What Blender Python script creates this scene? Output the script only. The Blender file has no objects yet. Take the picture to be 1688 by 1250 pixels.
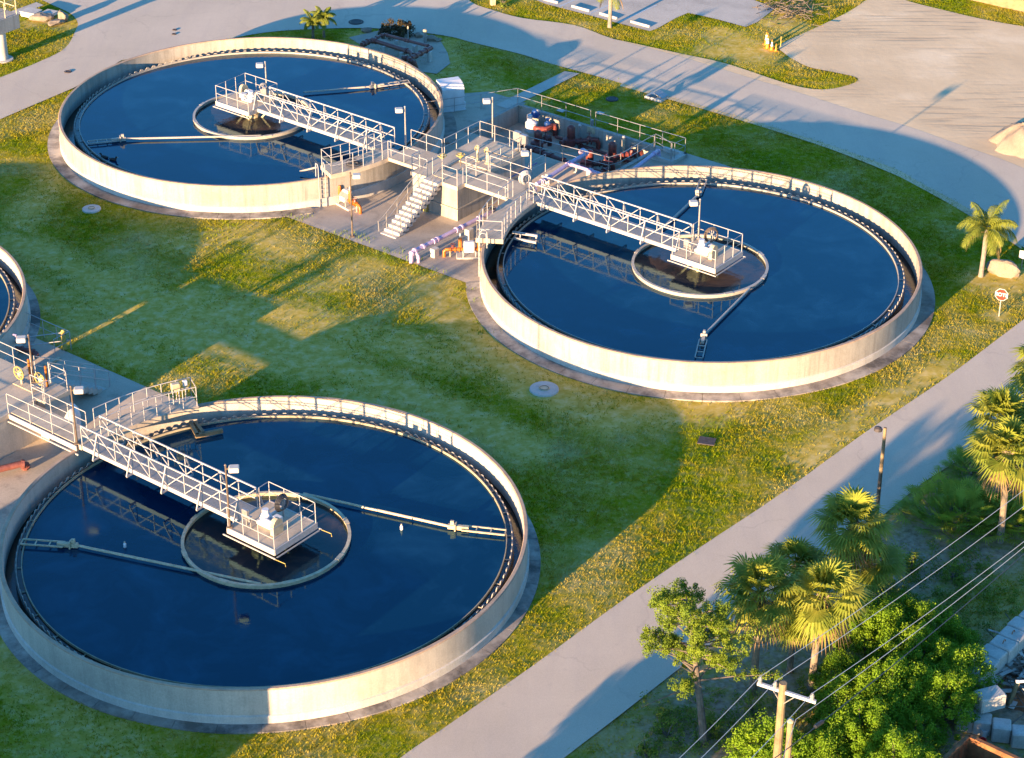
import bpy, math, random
import numpy as np
from mathutils import Vector, Matrix
random.seed(7); rng = np.random.default_rng(11)
S = bpy.context.scene; COL = S.collection
R = math.radians; PI = math.pi; cos = math.cos; sin = math.sin

# ------------------------------------------------------------------ camera, sky, sun, exposure
CAM_H = 56.62; FPX = 3632.2; PITCH = R(29.80); ROLL = R(0.17)
cam = bpy.data.cameras.new('camera'); co = bpy.data.objects.new('camera', cam); COL.objects.link(co)
cam.sensor_width = 36; cam.lens = 36 * FPX / 1688; cam.clip_start = 1; cam.clip_end = 3000
co.matrix_world = Matrix.Translation((0, 0, CAM_H)) @ Matrix.Rotation(R(90) - PITCH, 4, 'X') @ Matrix.Rotation(ROLL, 4, 'Z')
S.camera = co
SUN_AZ = R(35.5)      # the light travels towards this bearing, from +y to +x
SUN_EL = R(7.4)
W = bpy.data.worlds.new('World'); S.world = W; W.use_nodes = True
wn = W.node_tree; bg = wn.nodes['Background']
sky = wn.nodes.new('ShaderNodeTexSky'); sky.sky_type = 'NISHITA'; sky.sun_disc = False
sky.sun_elevation = SUN_EL; sky.sun_rotation = SUN_AZ + PI; sky.ozone_density = 6.0; sky.air_density = 1.0; sky.dust_density = 0.5
tint = wn.nodes.new('ShaderNodeMix'); tint.data_type = 'RGBA'; tint.blend_type = 'MULTIPLY'; tint.inputs[0].default_value = 1.0
tint.inputs[7].default_value = (0.95, 1.0, 0.88, 1)          # the clear blue dusk sky opposite the sun
wn.links.new(sky.outputs[0], tint.inputs[6]); wn.links.new(tint.outputs[2], bg.inputs[0]); bg.inputs[1].default_value = 0.15
sl = bpy.data.lights.new('sun', 'SUN'); sl.energy = 5.0; sl.angle = R(0.5); sl.color = (1.0, 0.665, 0.37)
so = bpy.data.objects.new('sun', sl); COL.objects.link(so)
d = Vector((sin(SUN_AZ) * cos(SUN_EL), cos(SUN_AZ) * cos(SUN_EL), -sin(SUN_EL)))
so.rotation_euler = d.to_track_quat('-Z', 'Y').to_euler()
S.view_settings.view_transform = 'Standard'; S.view_settings.look = 'None'
S.view_settings.exposure = 2.15; S.view_settings.gamma = 1.0

# ------------------------------------------------------------------ places: photograph pixel (1688 wide) -> point on the level z
def at(px, py, z=0.0):
    X = px - 844; Y = py - 625
    X, Y = X * cos(ROLL) + Y * sin(ROLL), -X * sin(ROLL) + Y * cos(ROLL)
    c, s = cos(PITCH), sin(PITCH)
    dx, dy, dz = X / FPX, c - Y / FPX * s, -s - Y / FPX * c
    t = (z - CAM_H) / dz
    return Vector((dx * t, dy * t, z))
TA = Vector((-16.645, 130.808, 0)); TB = Vector((10.447, 109.674, 0)); TC = Vector((-11.021, 82.358, 0))
U = (TB - TA).normalized(); V = Vector((-U.y, U.x, 0)); TH = math.atan2(U.y, U.x)
TD = TC - 33.9 * U; MID = (TA + TB) / 2
def uv(u, v, z=0.0, O=None):
    O = MID if O is None else O
    return Vector((O.x + u * U.x + v * V.x, O.y + u * U.y + v * V.y, z))
def loc_uv(p, O):
    q = p - O; return (q.dot(U), q.dot(V))

# ------------------------------------------------------------------ materials
def nodes(name):
    m = bpy.data.materials.new(name); m.use_nodes = True
    nt = m.node_tree; return m, nt, nt.nodes['Principled BSDF']
def N(nt, t, **k):
    n = nt.nodes.new(t)
    for a, b in k.items():
        if a in n.inputs: n.inputs[a].default_value = b
        else: setattr(n, a, b)
    return n
def coords(nt, scale=(1, 1, 1), world=True):
    g = N(nt, 'ShaderNodeNewGeometry') if world else N(nt, 'ShaderNodeTexCoord')
    mp = N(nt, 'ShaderNodeMapping'); mp.inputs['Scale'].default_value = scale
    nt.links.new(g.outputs['Position' if world else 'Object'], mp.inputs[0]); return mp.outputs[0]
def noise(nt, co_, sc, det=4, rough=.6):
    n = N(nt, 'ShaderNodeTexNoise'); n.inputs['Scale'].default_value = sc; n.inputs['Detail'].default_value = det
    n.inputs['Roughness'].default_value = rough; nt.links.new(co_, n.inputs['Vector']); return n.outputs[0]
def ramp(nt, fac, stops):
    r = N(nt, 'ShaderNodeValToRGB'); e = r.color_ramp.elements
    while len(e) < len(stops): e.new(.5)
    for i, (p, c) in enumerate(stops):
        e[i].position = p; e[i].color = (*c, 1) if len(c) == 3 else c
    nt.links.new(fac, r.inputs[0]); return r.outputs[0]
def mixc(nt, fac, a, b, mode='MIX'):
    m = N(nt, 'ShaderNodeMix'); m.data_type = 'RGBA'; m.blend_type = mode
    for sock, val in ((m.inputs[0], fac), (m.inputs[6], a), (m.inputs[7], b)):
        if isinstance(val, (int, float)): sock.default_value = val
        elif isinstance(val, tuple): sock.default_value = (*val, 1)
        else: nt.links.new(val, sock)
    return m.outputs[2]
def bump(nt, b, h, st, dist=.02):
    n = N(nt, 'ShaderNodeBump'); n.inputs['Strength'].default_value = st; n.inputs['Distance'].default_value = dist
    nt.links.new(h, n.inputs['Height']); nt.links.new(n.outputs[0], b.inputs['Normal'])
def plain(name, col, rough=.5, metal=0, var=.25, sc=3.0, bmp=0.0):
    m, nt, b = nodes(name); c = coords(nt)
    n = noise(nt, c, sc, 5)
    dk = tuple(x * (1 - var) for x in col); lt = tuple(min(1, x * (1 + var * .6)) for x in col)
    nt.links.new(ramp(nt, n, [(.3, dk), (.7, lt)]), b.inputs['Base Color'])
    b.inputs['Roughness'].default_value = rough; b.inputs['Metallic'].default_value = metal
    if bmp: bump(nt, b, noise(nt, c, sc * 6, 4), bmp)
    return m
def concrete(name, col, streak=.5, stain=(.10, .085, .07), st_amt=.5, sc=.35, bmp=.25, rough=.9):
    m, nt, b = nodes(name); c = coords(nt)
    n1 = noise(nt, c, sc, 6, .65)
    base = ramp(nt, n1, [(.28, tuple(x * .72 for x in col)), (.5, col), (.75, tuple(min(1, x * 1.18) for x in col))])
    cs = coords(nt, (2.6, 2.6, .16)); n2 = noise(nt, cs, 1.1, 5, .7)
    f2 = ramp(nt, n2, [(.46, (0, 0, 0)), (.72, (streak,) * 3)])
    base = mixc(nt, f2, base, tuple(x * .45 for x in col))
    n3 = noise(nt, c, .9, 7, .7); f3 = ramp(nt, n3, [(.54, (0, 0, 0)), (.74, (st_amt,) * 3)])
    base = mixc(nt, f3, base, stain)
    n4 = noise(nt, c, 14, 3, .7); base = mixc(nt, .22, base, ramp(nt, n4, [(.3, (.25,) * 3), (.7, (.8,) * 3)]), 'OVERLAY')
    nt.links.new(base, b.inputs['Base Color']); b.inputs['Roughness'].default_value = rough
    bump(nt, b, noise(nt, c, 9, 5), bmp, .01)
    return m
MT = {}
MT['conc'] = concrete('tank_concrete', (.34, .31, .265), .7, (.20, .16, .11), .35)
MT['conc_c'] = concrete('smooth_concrete', (.46, .41, .34), .35, (.26, .22, .17), .3)
MT['footing'] = concrete('pale_concrete', (.47, .44, .39), .3, (.22, .18, .13), .3)
MT['deck'] = concrete('deck_concrete', (.45, .37, .275), .0, (.18, .15, .12), .45, .8, .1)
MT['pad'] = concrete('pad_concrete', (.44, .36, .27), .0, (.15, .12, .095), .6, .3, .1)
MT['walk'] = concrete('sidewalk_concrete', (.46, .41, .34), .0, (.2, .18, .15), .3, .3, .1)
MT['rim'] = concrete('rim_concrete', (.40, .28, .19), .2, (.22, .15, .1), .3, 1.2)
MT['block'] = concrete('block_concrete', (.46, .43, .38), .4, (.2, .18, .15), .4, .9)
def apron_mat():
    m, nt, b = nodes('apron_concrete'); c = coords(nt)
    n1 = noise(nt, c, .45, 7, .7)
    base = ramp(nt, n1, [(.37, (.09, .08, .07)), (.48, (.24, .21, .18)), (.6, (.42, .37, .31))])
    n2 = noise(nt, c, .16, 3); base = mixc(nt, ramp(nt, n2, [(.5, (0, 0, 0)), (.7, (.6,) * 3)]), base, (.27, .18, .11))
    nt.links.new(base, b.inputs['Base Color']); b.inputs['Roughness'].default_value = .85
    bump(nt, b, noise(nt, c, 8, 4), .2, .01); return m
MT['apron'] = apron_mat()
MT['white'] = plain('white_painted_metal', (.40, .375, .355), .35, 0, .12, 6)
MT['galv'] = plain('galvanized_steel', (.36, .34, .32), .4, .5, .2, 8)
MT['grating'] = plain('grey_grating', (.24, .24, .24), .6, .2, .25, 12, .4)
MT['bronze'] = plain('bronze_metal', (.16, .12, .09), .45, .4, .3, 5)
MT['lampwhite'] = plain('lamp_housing', (.52, .47, .40), .4, 0, .1, 8)
MT['cream'] = plain('cream_painted_steel', (.50, .40, .26), .5, 0, .3, 5)
MT['tan'] = plain('tan_fibreglass', (.50, .40, .25), .5, 0, .3, 4)
MT['yellow'] = plain('yellow_painted_iron', (.48, .36, .09), .45, 0, .2, 8)
MT['orange'] = plain('orange_painted_iron', (.42, .12, .012), .4, 0, .3, 8)
MT['brown'] = plain('oxide_red_paint', (.17, .042, .032), .45, 0, .35, 6)
MT['red'] = plain('red_oxide_pipe', (.20, .07, .055), .4, 0, .3, 5)
MT['purple'] = plain('lilac_painted_pipe', (.46, .35, .50), .4, 0, .2, 5)
MT['blue'] = plain('blue_painted_iron', (.015, .06, .22), .35, 0, .25, 6)
MT['cable'] = plain('dark_rubber', (.03, .03, .035), .5, 0, .3, 8)
MT['teeth'] = plain('pale_weir_plate', (.38, .34, .28), .5, 0, .2, 9)
MT['algae'] = concrete('algae_stained_steel', (.34, .29, .19), .3, (.05, .06, .03), .6, 1.5)
MT['wetdark'] = plain('wet_dark_concrete', (.035, .033, .03), .35, 0, .5, 2)
MT['black'] = plain('black_iron', (.03, .03, .03), .5, 0, .3, 6)
MT['whiteplastic'] = plain('white_plastic', (.62, .61, .60), .35, 0, .1, 3)
MT['wood'] = plain('weathered_wood', (.26, .18, .09), .8, 0, .35, 2.5, .4)
MT['polewood'] = plain('pole_wood', (.24, .17, .09), .85, 0, .4, 1.8, .5)
MT['rust'] = plain('rusted_steel', (.25, .10, .035), .8, 0, .5, 2.5, .3)
MT['signred'] = plain('sign_red', (.24, .022, .010), .4, 0, .15, 4)
MT['signwhite'] = plain('sign_white', (.45, .44, .43), .4, 0, .05, 4)
MT['conetape'] = plain('cone_band', (.78, .75, .7), .4, 0, .08, 4)
MT['coneorange'] = plain('cone_orange', (.75, .22, .01), .45, 0, .2, 4)
MT['palmbark'] = plain('palm_bark', (.20, .155, .105), .95, 0, .45, 5, .6)
MT['palesmooth'] = plain('pale_palm_trunk', (.22, .19, .155), .9, 0, .3, 4, .3)
MT['bark'] = plain('juniper_bark', (.15, .12, .095), .95, 0, .4, 5, .5)
MT['rock'] = concrete('limestone', (.24, .195, .145), .1, (.12, .10, .08), .7, 1.5, .7)
MT['redplastic'] = plain('red_plastic', (.65, .02, .02), .4, 0, .1, 4)
MT['feather'] = plain('dark_feather', (.035, .03, .028), .7, 0, .3, 20)
MT['iron'] = plain('cast_iron_cover', (.07, .06, .06), .7, .3, .4, 7, .3)

def leafmat(name, dark, light, trans=.35, sc=1.2):
    m, nt, b = nodes(name); c = coords(nt)
    n = noise(nt, c, sc, 4, .7)
    col = ramp(nt, n, [(.3, dark), (.7, light)])
    nt.links.new(col, b.inputs['Base Color']); b.inputs['Roughness'].default_value = .6; b.inputs['Specular IOR Level'].default_value = .2
    t = N(nt, 'ShaderNodeBsdfTranslucent'); nt.links.new(col, t.inputs[0])
    mx = N(nt, 'ShaderNodeMixShader'); mx.inputs[0].default_value = trans
    out = nt.nodes['Material Output']
    nt.links.new(b.outputs[0], mx.inputs[1]); nt.links.new(t.outputs[0], mx.inputs[2]); nt.links.new(mx.outputs[0], out.inputs[0])
    return m
MT['palmleaf'] = leafmat('sabal_leaf', (.15, .21, .02), (.37, .36, .05), .3, .8)
MT['palmdry'] = leafmat('dry_palm_leaf', (.20, .12, .05), (.36, .24, .11), .3, 2)
MT['queenleaf'] = leafmat('queen_palm_leaf', (.12, .16, .02), (.26, .28, .04), .35, 1)
MT['palmetto'] = leafmat('palmetto_leaf', (.16, .26, .02), (.36, .42, .05), .3, 1)
MT['shrub'] = leafmat('shrub_leaf', (.08, .20, .008), (.26, .38, .02), .4, 1.1)
MT['juniper'] = leafmat('juniper_foliage', (.08, .14, .01), (.20, .26, .02), .25, 1.2)
MT['weed'] = leafmat('weed_leaf', (.10, .17, .015), (.24, .29, .04), .35, 1.5)
MT['darkshrub'] = leafmat('brownish_shrub_leaf', (.05, .035, .02), (.10, .08, .03), .2, 2)

def grass_mat():
    m, nt, b = nodes('grass_blades'); c = coords(nt)
    n = noise(nt, c, .17, 7, .72)
    col = ramp(nt, n, [(.36, (.13, .21, .002)), (.44, (.22, .255, .003)), (.50, (.33, .28, .015)), (.56, (.41, .33, .05)), (.64, (.48, .39, .14))])
    n2 = noise(nt, c, 3.5, 3); col = mixc(nt, .22, col, ramp(nt, n2, [(.3, (.18, .22, .003)), (.7, (.36, .31, .03))]))
    nt.links.new(col, b.inputs['Base Color']); b.inputs['Roughness'].default_value = .8; b.inputs['Specular IOR Level'].default_value = .02
    t = N(nt, 'ShaderNodeBsdfTranslucent'); nt.links.new(col, t.inputs[0])
    mx = N(nt, 'ShaderNodeMixShader'); mx.inputs[0].default_value = .3
    out = nt.nodes['Material Output']
    nt.links.new(b.outputs[0], mx.inputs[1]); nt.links.new(t.outputs[0], mx.inputs[2]); nt.links.new(mx.outputs[0], out.inputs[0])
    return m
MT['grass'] = grass_mat()
def ground_mat():
    m, nt, b = nodes('lawn_ground'); c = coords(nt)
    n = noise(nt, c, .17, 7, .72)
    col = ramp(nt, n, [(.36, (.13, .185, .002)), (.44, (.23, .235, .004)), (.50, (.35, .28, .03)), (.56, (.46, .365, .10)), (.64, (.54, .44, .20))])
    n2 = noise(nt, c, 2.2, 6, .75)
    col = mixc(nt, .5, col, ramp(nt, n2, [(.32, (.14, .18, .003)), (.5, (.28, .25, .02)), (.66, (.46, .38, .15))]))
    a = N(nt, 'ShaderNodeAttribute', attribute_name='bare')
    n3 = noise(nt, c, 1.3, 6, .75)
    mm = N(nt, 'ShaderNodeMath', operation='MULTIPLY_ADD'); nt.links.new(n3, mm.inputs[0]); mm.inputs[1].default_value = 1.5
    ad = N(nt, 'ShaderNodeMath', operation='ADD'); nt.links.new(a.outputs['Fac'], ad.inputs[0]); ad.inputs[1].default_value = -0.66
    nt.links.new(ad.outputs[0], mm.inputs[2])
    f = ramp(nt, mm.outputs[0], [(.22, (0, 0, 0)), (.62, (.85,) * 3)])
    soil = ramp(nt, noise(nt, c, 1.6, 6, .7), [(.3, (.36, .26, .03)), (.5, (.52, .38, .09)), (.68, (.64, .50, .22))])
    a2 = N(nt, 'ShaderNodeAttribute', attribute_name='dirt')
    col = mixc(nt, f, col, soil)
    f2 = N(nt, 'ShaderNodeMath', operation='MULTIPLY'); nt.links.new(a2.outputs['Fac'], f2.inputs[0])
    nt.links.new(ramp(nt, noise(nt, c, .9, 6, .7), [(.36, (.25,) * 3), (.52, (1, 1, 1))]), f2.inputs[1])
    col = mixc(nt, f2.outputs[0], col, ramp(nt, noise(nt, c, 4, 5), [(.3, (.20, .145, .085)), (.7, (.44, .35, .25))]))
    nt.links.new(col, b.inputs['Base Color']); b.inputs['Roughness'].default_value = .95; b.inputs['Specular IOR Level'].default_value = .0
    bump(nt, b, noise(nt, c, 6, 6, .75), .25, .03); return m
MT['ground'] = ground_mat()
def cracks(nt, c, sc, wd=.010, amt=.28):
    w = N(nt, 'ShaderNodeTexNoise'); w.inputs['Scale'].default_value = .8; w.inputs['Detail'].default_value = 5; nt.links.new(c, w.inputs['Vector'])
    wv = N(nt, 'ShaderNodeVectorMath', operation='MULTIPLY_ADD'); nt.links.new(w.outputs['Color'], wv.inputs[0]); wv.inputs[1].default_value = (2.2, 2.2, 0); nt.links.new(c, wv.inputs[2])
    v = N(nt, 'ShaderNodeTexVoronoi'); v.feature = 'DISTANCE_TO_EDGE'; v.inputs['Scale'].default_value = sc; nt.links.new(wv.outputs[0], v.inputs['Vector'])
    f = ramp(nt, v.outputs['Distance'], [(.0, (amt,) * 3), (wd, (0, 0, 0))])
    return mixc(nt, ramp(nt, noise(nt, c, .2, 3), [(.42, (0, 0, 0)), (.58, (1, 1, 1))]), (0, 0, 0), f)
def road_mat():
    m, nt, b = nodes('pale_asphalt'); c = coords(nt)
    n = noise(nt, c, .12, 6, .65)
    col = ramp(nt, n, [(.3, (.49, .40, .295)), (.7, (.59, .485, .365))])
    cl = N(nt, 'ShaderNodeTexNoise'); mp = coords(nt, (.5, .5, .5)); 
    n2 = noise(nt, c, 1.1, 6, .7); col = mixc(nt, ramp(nt, n2, [(.60, (0, 0, 0)), (.76, (.4,) * 3)]), col, (.32, .27, .23))
    col = mixc(nt, ramp(nt, noise(nt, coords(nt, (.9, .15, .5)), .9, 5, .7), [(.45, (0, 0, 0)), (.7, (.35,) * 3)]), col, (.42, .35, .29))
    col = mixc(nt, cracks(nt, c, .14), col, (.26, .21, .18))
    n3 = noise(nt, c, 30, 2); col = mixc(nt, .25, col, ramp(nt, n3, [(.3, (.3,) * 3), (.7, (.7,) * 3)]), 'OVERLAY')
    nt.links.new(col, b.inputs['Base Color']); b.inputs['Roughness'].default_value = .95
    bump(nt, b, noise(nt, c, 25, 3), .1, .004); return m
MT['road'] = road_mat()
def sand_mat():
    m, nt, b = nodes('pale_sand'); c = coords(nt)
    n = noise(nt, c, .12, 6, .6)
    col = ramp(nt, n, [(.35, (.58, .42, .24)), (.55, (.69, .51, .30)), (.70, (.82, .64, .41))])
    n2 = noise(nt, c, 1.6, 6, .8); col = mixc(nt, ramp(nt, n2, [(.63, (0, 0, 0)), (.74, (.5,) * 3)]), col, (.30, .26, .12))
    nt.links.new(col, b.inputs['Base Color']); b.inputs['Roughness'].default_value = 1
    g = N(nt, 'ShaderNodeNewGeometry'); mp = N(nt, 'ShaderNodeMapping'); mp.inputs['Rotation'].default_value = (0, 0, R(38)); mp.inputs['Scale'].default_value = (.16, 2.6, 1)
    nt.links.new(g.outputs['Position'], mp.inputs[0]); tr = noise(nt, mp.outputs[0], 1.0, 4, .6)
    msk = ramp(nt, noise(nt, c, .075, 2), [(.46, (0, 0, 0)), (.56, (1, 1, 1))])
    tk = mixc(nt, msk, (0, 0, 0), ramp(nt, tr, [(.50, (0, 0, 0)), (.62, (.75,) * 3)]))
    col = mixc(nt, tk, col, (.40, .30, .19)); nt.links.new(col, b.inputs['Base Color'])
    hh = N(nt, 'ShaderNodeMath', operation='MULTIPLY_ADD'); nt.links.new(tk, hh.inputs[0]); hh.inputs[1].default_value = -.6; nt.links.new(noise(nt, c, 1.5, 7, .68), hh.inputs[2])
    bump(nt, b, hh.outputs[0], .3, .06); return m
MT['sand'] = sand_mat()
MT['mound'] = concrete('heaped_sand', (.27, .215, .155), .0, (.4, .33, .25), .3, .6, .5)
def water_mat(name='dark_water', dark=(.001, .014, .044), light=(.006, .036, .082), st=.07):
    m, nt, b = nodes(name); c = coords(nt)
    w = N(nt, 'ShaderNodeTexNoise'); w.inputs['Scale'].default_value = .22; w.inputs['Detail'].default_value = 3; nt.links.new(c, w.inputs['Vector'])
    wv = N(nt, 'ShaderNodeVectorMath', operation='MULTIPLY_ADD'); nt.links.new(w.outputs['Color'], wv.inputs[0]); wv.inputs[1].default_value = (5, 5, 0); nt.links.new(c, wv.inputs[2])
    n = noise(nt, wv.outputs[0], .45, 6, .6)
    col = ramp(nt, n, [(.46, dark), (.60, tuple((a + e) / 2 for a, e in zip(dark, light))), (.72, light)])  # default blue: the reflected sky is put into the base colour
    nt.links.new(col, b.inputs['Base Color'])
    nt.links.new(ramp(nt, n, [(.45, (.04,) * 3), (.75, (.13,) * 3)]), b.inputs['Roughness'])
    b.inputs['IOR'].default_value = 1.45; b.inputs['Specular Tint'].default_value = (.10, 1.0, 1.0, 1)
    bump(nt, b, noise(nt, c, 2.4, 4, .6), st, .04); return m
MT['brownwater'] = water_mat('brown_water', (.022, .024, .030), (.095, .062, .048), .28)  # brown of the platform's reflection is put into the lighter tone
MT['water'] = water_mat()
def launder_mat():
    m, nt, b = nodes('launder_water'); c = coords(nt)
    b.inputs['Base Color'].default_value = (.02, .014, .010, 1); b.inputs['Roughness'].default_value = .06
    bump(nt, b, noise(nt, c, 5.0, 4), .25, .05); return m
MT['launder'] = launder_mat()

# ------------------------------------------------------------------ mesh building
class MB:
    def __init__(s): s.v = []; s.f = []
    def add(s, vs, fs):
        o = len(s.v); s.v.extend([tuple(x) for x in vs]); s.f.extend([tuple(i + o for i in f) for f in fs])
    def box(s, c, size, rot=None, bev=0.0):
        hx, hy, hz = (x / 2 for x in size); c = Vector(c)
        if bev > 0:
            k = min(bev, hx * .9, hy * .9, hz * .9); pts = []; 
            for z, ins in ((-hz, k), (-hz + k, 0), (hz - k, 0), (hz, k)):
                x_, y_ = hx - ins, hy - ins
                a = k
                for p in ((x_, -y_ + a), (x_, y_ - a), (x_ - a, y_), (-x_ + a, y_), (-x_, y_ - a), (-x_, -y_ + a), (-x_ + a, -y_), (x_ - a, -y_)):
                    pts.append(Vector((p[0], p[1], z)))
            fs = [tuple(range(7, -1, -1)), tuple(range(24, 32))]
            for l in range(3):
                for i in range(8):
                    j = (i + 1) % 8; fs.append((l * 8 + i, l * 8 + j, l * 8 + 8 + j, l * 8 + 8 + i))
        else:
            pts = [Vector((sx * hx, sy * hy, sz * hz)) for sz in (-1, 1) for sy in (-1, 1) for sx in (-1, 1)]
            fs = [(0, 2, 3, 1), (4, 5, 7, 6), (0, 1, 5, 4), (2, 6, 7, 3), (0, 4, 6, 2), (1, 3, 7, 5)]
        if rot is not None:
            if isinstance(rot, (int, float)): rot = Matrix.Rotation(rot, 3, 'Z')
            pts = [rot @ p for p in pts]
        s.add([p + c for p in pts], fs); return s
    def frame(s, p, q):
        p = Vector(p); q = Vector(q); d_ = (q - p); L = d_.length; d_ = d_ / max(L, 1e-9)
        up = Vector((0, 0, 1)) if abs(d_.z) < .98 else Vector((1, 0, 0))
        x = d_.cross(up).normalized(); y = x.cross(d_); return p, q, x, y
    def beam(s, p, q, w, h):
        p, q, x, y = s.frame(p, q); pts = []
        for o in (p, q):
            for a, b in ((-1, -1), (1, -1), (1, 1), (-1, 1)): pts.append(o + x * a * w / 2 + y * b * h / 2)
        s.add(pts, [(3, 2, 1, 0), (4, 5, 6, 7)] + [(i, (i + 1) % 4, 4 + (i + 1) % 4, 4 + i) for i in range(4)]); return s
    def tube(s, p, q, r, r2=None, n=6):
        r2 = r if r2 is None else r2; p, q, x, y = s.frame(p, q); pts = []
        for o, rr in ((p, r), (q, r2)):
            for i in range(n):
                a = 2 * PI * i / n; pts.append(o + x * cos(a) * rr + y * sin(a) * rr)
        s.add(pts, [tuple(range(n - 1, -1, -1)), tuple(range(n, 2 * n))] + [(i, (i + 1) % n, n + (i + 1) % n, n + i) for i in range(n)]); return s
    def path(s, pts, r, n=6, radii=None):
        pts = [Vector(p) for p in pts]; rings = []
        x = None
        for i, p in enumerate(pts):
            d_ = (pts[min(i + 1, len(pts) - 1)] - pts[max(i - 1, 0)]).normalized()
            if x is None:
                up = Vector((0, 0, 1)) if abs(d_.z) < .95 else Vector((1, 0, 0)); x = d_.cross(up).normalized()
            else:
                x = (x - d_ * x.dot(d_)).normalized()
            y = x.cross(d_); rr = radii[i] if radii else r
            rings.append([p + x * cos(2 * PI * k / n) * rr + y * sin(2 * PI * k / n) * rr for k in range(n)])
        vs = [v for rg in rings for v in rg]; fs = [tuple(range(n - 1, -1, -1)), tuple(range((len(pts) - 1) * n, len(pts) * n))]
        for i in range(len(pts) - 1):
            for k in range(n): fs.append((i * n + k, i * n + (k + 1) % n, (i + 1) * n + (k + 1) % n, (i + 1) * n + k))
        s.add(vs, fs); return s
    def lathe(s, prof, c=(0, 0, 0), n=24, a0=0.0, a1=None):
        """closed profile of (r, z) swept round; full turn unless a1 is given"""
        full = a1 is None; a1 = 2 * PI if full else a1; c = Vector(c); m = len(prof); k = n if full else n + 1
        vs = []
        for i in range(k):
            a = a0 + (a1 - a0) * i / n
            for r, z in prof: vs.append(c + Vector((r * cos(a), r * sin(a), z)))
        fs = []
        for i in range(n):
            j = (i + 1) % k
            for t in range(m):
                t2 = (t + 1) % m; fs.append((i * m + t, j * m + t, j * m + t2, i * m + t2))
        if not full: fs += [tuple(range(m)), tuple(range((k - 1) * m, k * m))[::-1]]
        s.add(vs, fs); return s
    def spin(s, prof, c=(0, 0, 0), n=12):
        """open profile of (r, z) from bottom to top, capped"""
        c = Vector(c); m = len(prof); vs = [c + Vector((r * cos(2 * PI * i / n), r * sin(2 * PI * i / n), z)) for i in range(n) for r, z in prof]
        fs = [(i * m + t, ((i + 1) % n) * m + t, ((i + 1) % n) * m + t + 1, i * m + t + 1) for i in range(n) for t in range(m - 1)]
        fs += [tuple(i * m for i in range(n))[::-1], tuple(i * m + m - 1 for i in range(n))]
        s.add(vs, fs); return s
    def prism(s, poly, z0, z1):
        n = len(poly); vs = [(p[0], p[1], z0) for p in poly] + [(p[0], p[1], z1) for p in poly]
        s.add(vs, [tuple(range(n))[::-1], tuple(range(n, 2 * n))] + [(i, (i + 1) % n, n + (i + 1) % n, n + i) for i in range(n)]); return s
    def rail(s, pts, h=1.07, sp=1.35, r=.021, mid=True, ends=(1, 1)):
        """pipe guardrail along points at the foot"""
        pts = [Vector(p) for p in pts]; up = Vector((0, 0, h))
        s.path([p + up for p in pts], r, 6)
        if mid: s.path([p + up * .5 for p in pts], r * .85, 6)
        acc = []
        for a, b in zip(pts[:-1], pts[1:]):
            L = (b - a).length; k = max(1, round(L / sp)) if L > .5 else 1
            for i in range(k): acc.append(a.lerp(b, i / k))
        acc.append(pts[-1]); last = None
        for p in acc:
            if last is not None and (p - last).length < .45 and p is not acc[-1]: continue
            s.tube(p + Vector((0, 0, -.12)), p + up, r * 1.1); last = p
        return s
    def build(s, name, mat, parent=None, smooth=False, org=None):
        me = bpy.data.meshes.new(name)
        vs = s.v if org is None else [(x[0] - org[0], x[1] - org[1], x[2] - org[2]) for x in s.v]
        me.from_pydata(vs, [], s.f); me.update()
        if smooth:
            me.polygons.foreach_set('use_smooth', [True] * len(me.polygons))
            try: me.set_sharp_from_angle(angle=R(42))
            except Exception: pass
        me.materials.append(MT[mat]); o = bpy.data.objects.new(name, me); COL.objects.link(o)
        if parent is not None: o.parent = parent
        elif org is not None: o.location = org
        return o
def tag(o, label=None, cat=None, group=None, kind=None):
    for k, x in (('label', label), ('category', cat), ('group', group), ('kind', kind)):
        if x: o[k] = x
    return o
def thing(name, label, cat, loc=(0, 0, 0), rz=0.0, group=None):
    o = bpy.data.objects.new(name, None); o.empty_display_size = .3; COL.objects.link(o)
    o.location = loc; o.rotation_euler = (0, 0, rz); return tag(o, label, cat, group)
def copy_tree(o, parent=None):
    c = o.copy(); COL.objects.link(c)
    if parent is not None: c.parent = parent
    for ch in [x for x in bpy.data.objects if x.parent == o]: copy_tree(ch, c)
    return c
def again(src, label, loc, rz=None, sc=None, group=None):
    c = copy_tree(src); c['label'] = label; c.location = loc
    if rz is not None: c.rotation_euler[2] = rz
    if sc is not None: c.scale = (sc,) * 3 if isinstance(sc, (int, float)) else sc
    return c
def sheet(name, pxs, z, mat, kind='structure', sub=0):
    """a flat piece of ground outlined on the level z"""
    pts = [p if isinstance(p, Vector) else at(p[0], p[1], 0) for p in pxs]
    me = bpy.data.meshes.new(name); me.from_pydata([(p.x, p.y, z) for p in pts], [], [tuple(range(len(pts)))])
    import bmesh
    bm = bmesh.new(); bm.from_mesh(me); bmesh.ops.triangulate(bm, faces=bm.faces[:]); bmesh.ops.recalc_face_normals(bm, faces=bm.faces[:])
    for f in bm.faces:
        if f.normal.z < 0: f.normal_flip()
    bm.to_mesh(me); bm.free()
    me.materials.append(MT[mat]); o = bpy.data.objects.new(name, me); COL.objects.link(o); tag(o, kind=kind); return o
def smoothpx(pts, k=5):
    """Catmull-Rom through pixel points (open)"""
    out = []; P = [np.array(p, float) for p in pts]
    for i in range(len(P) - 1):
        a, b, c, e = P[max(i - 1, 0)], P[i], P[i + 1], P[min(i + 2, len(P) - 1)]
        for t in np.linspace(0, 1, k, endpoint=False):
            out.append(tuple(.5 * ((2 * b) + (-a + c) * t + (2 * a - 5 * b + 4 * c - e) * t * t + (-a + 3 * b - 3 * c + e) * t ** 3)))
    out.append(tuple(P[-1])); return out
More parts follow.
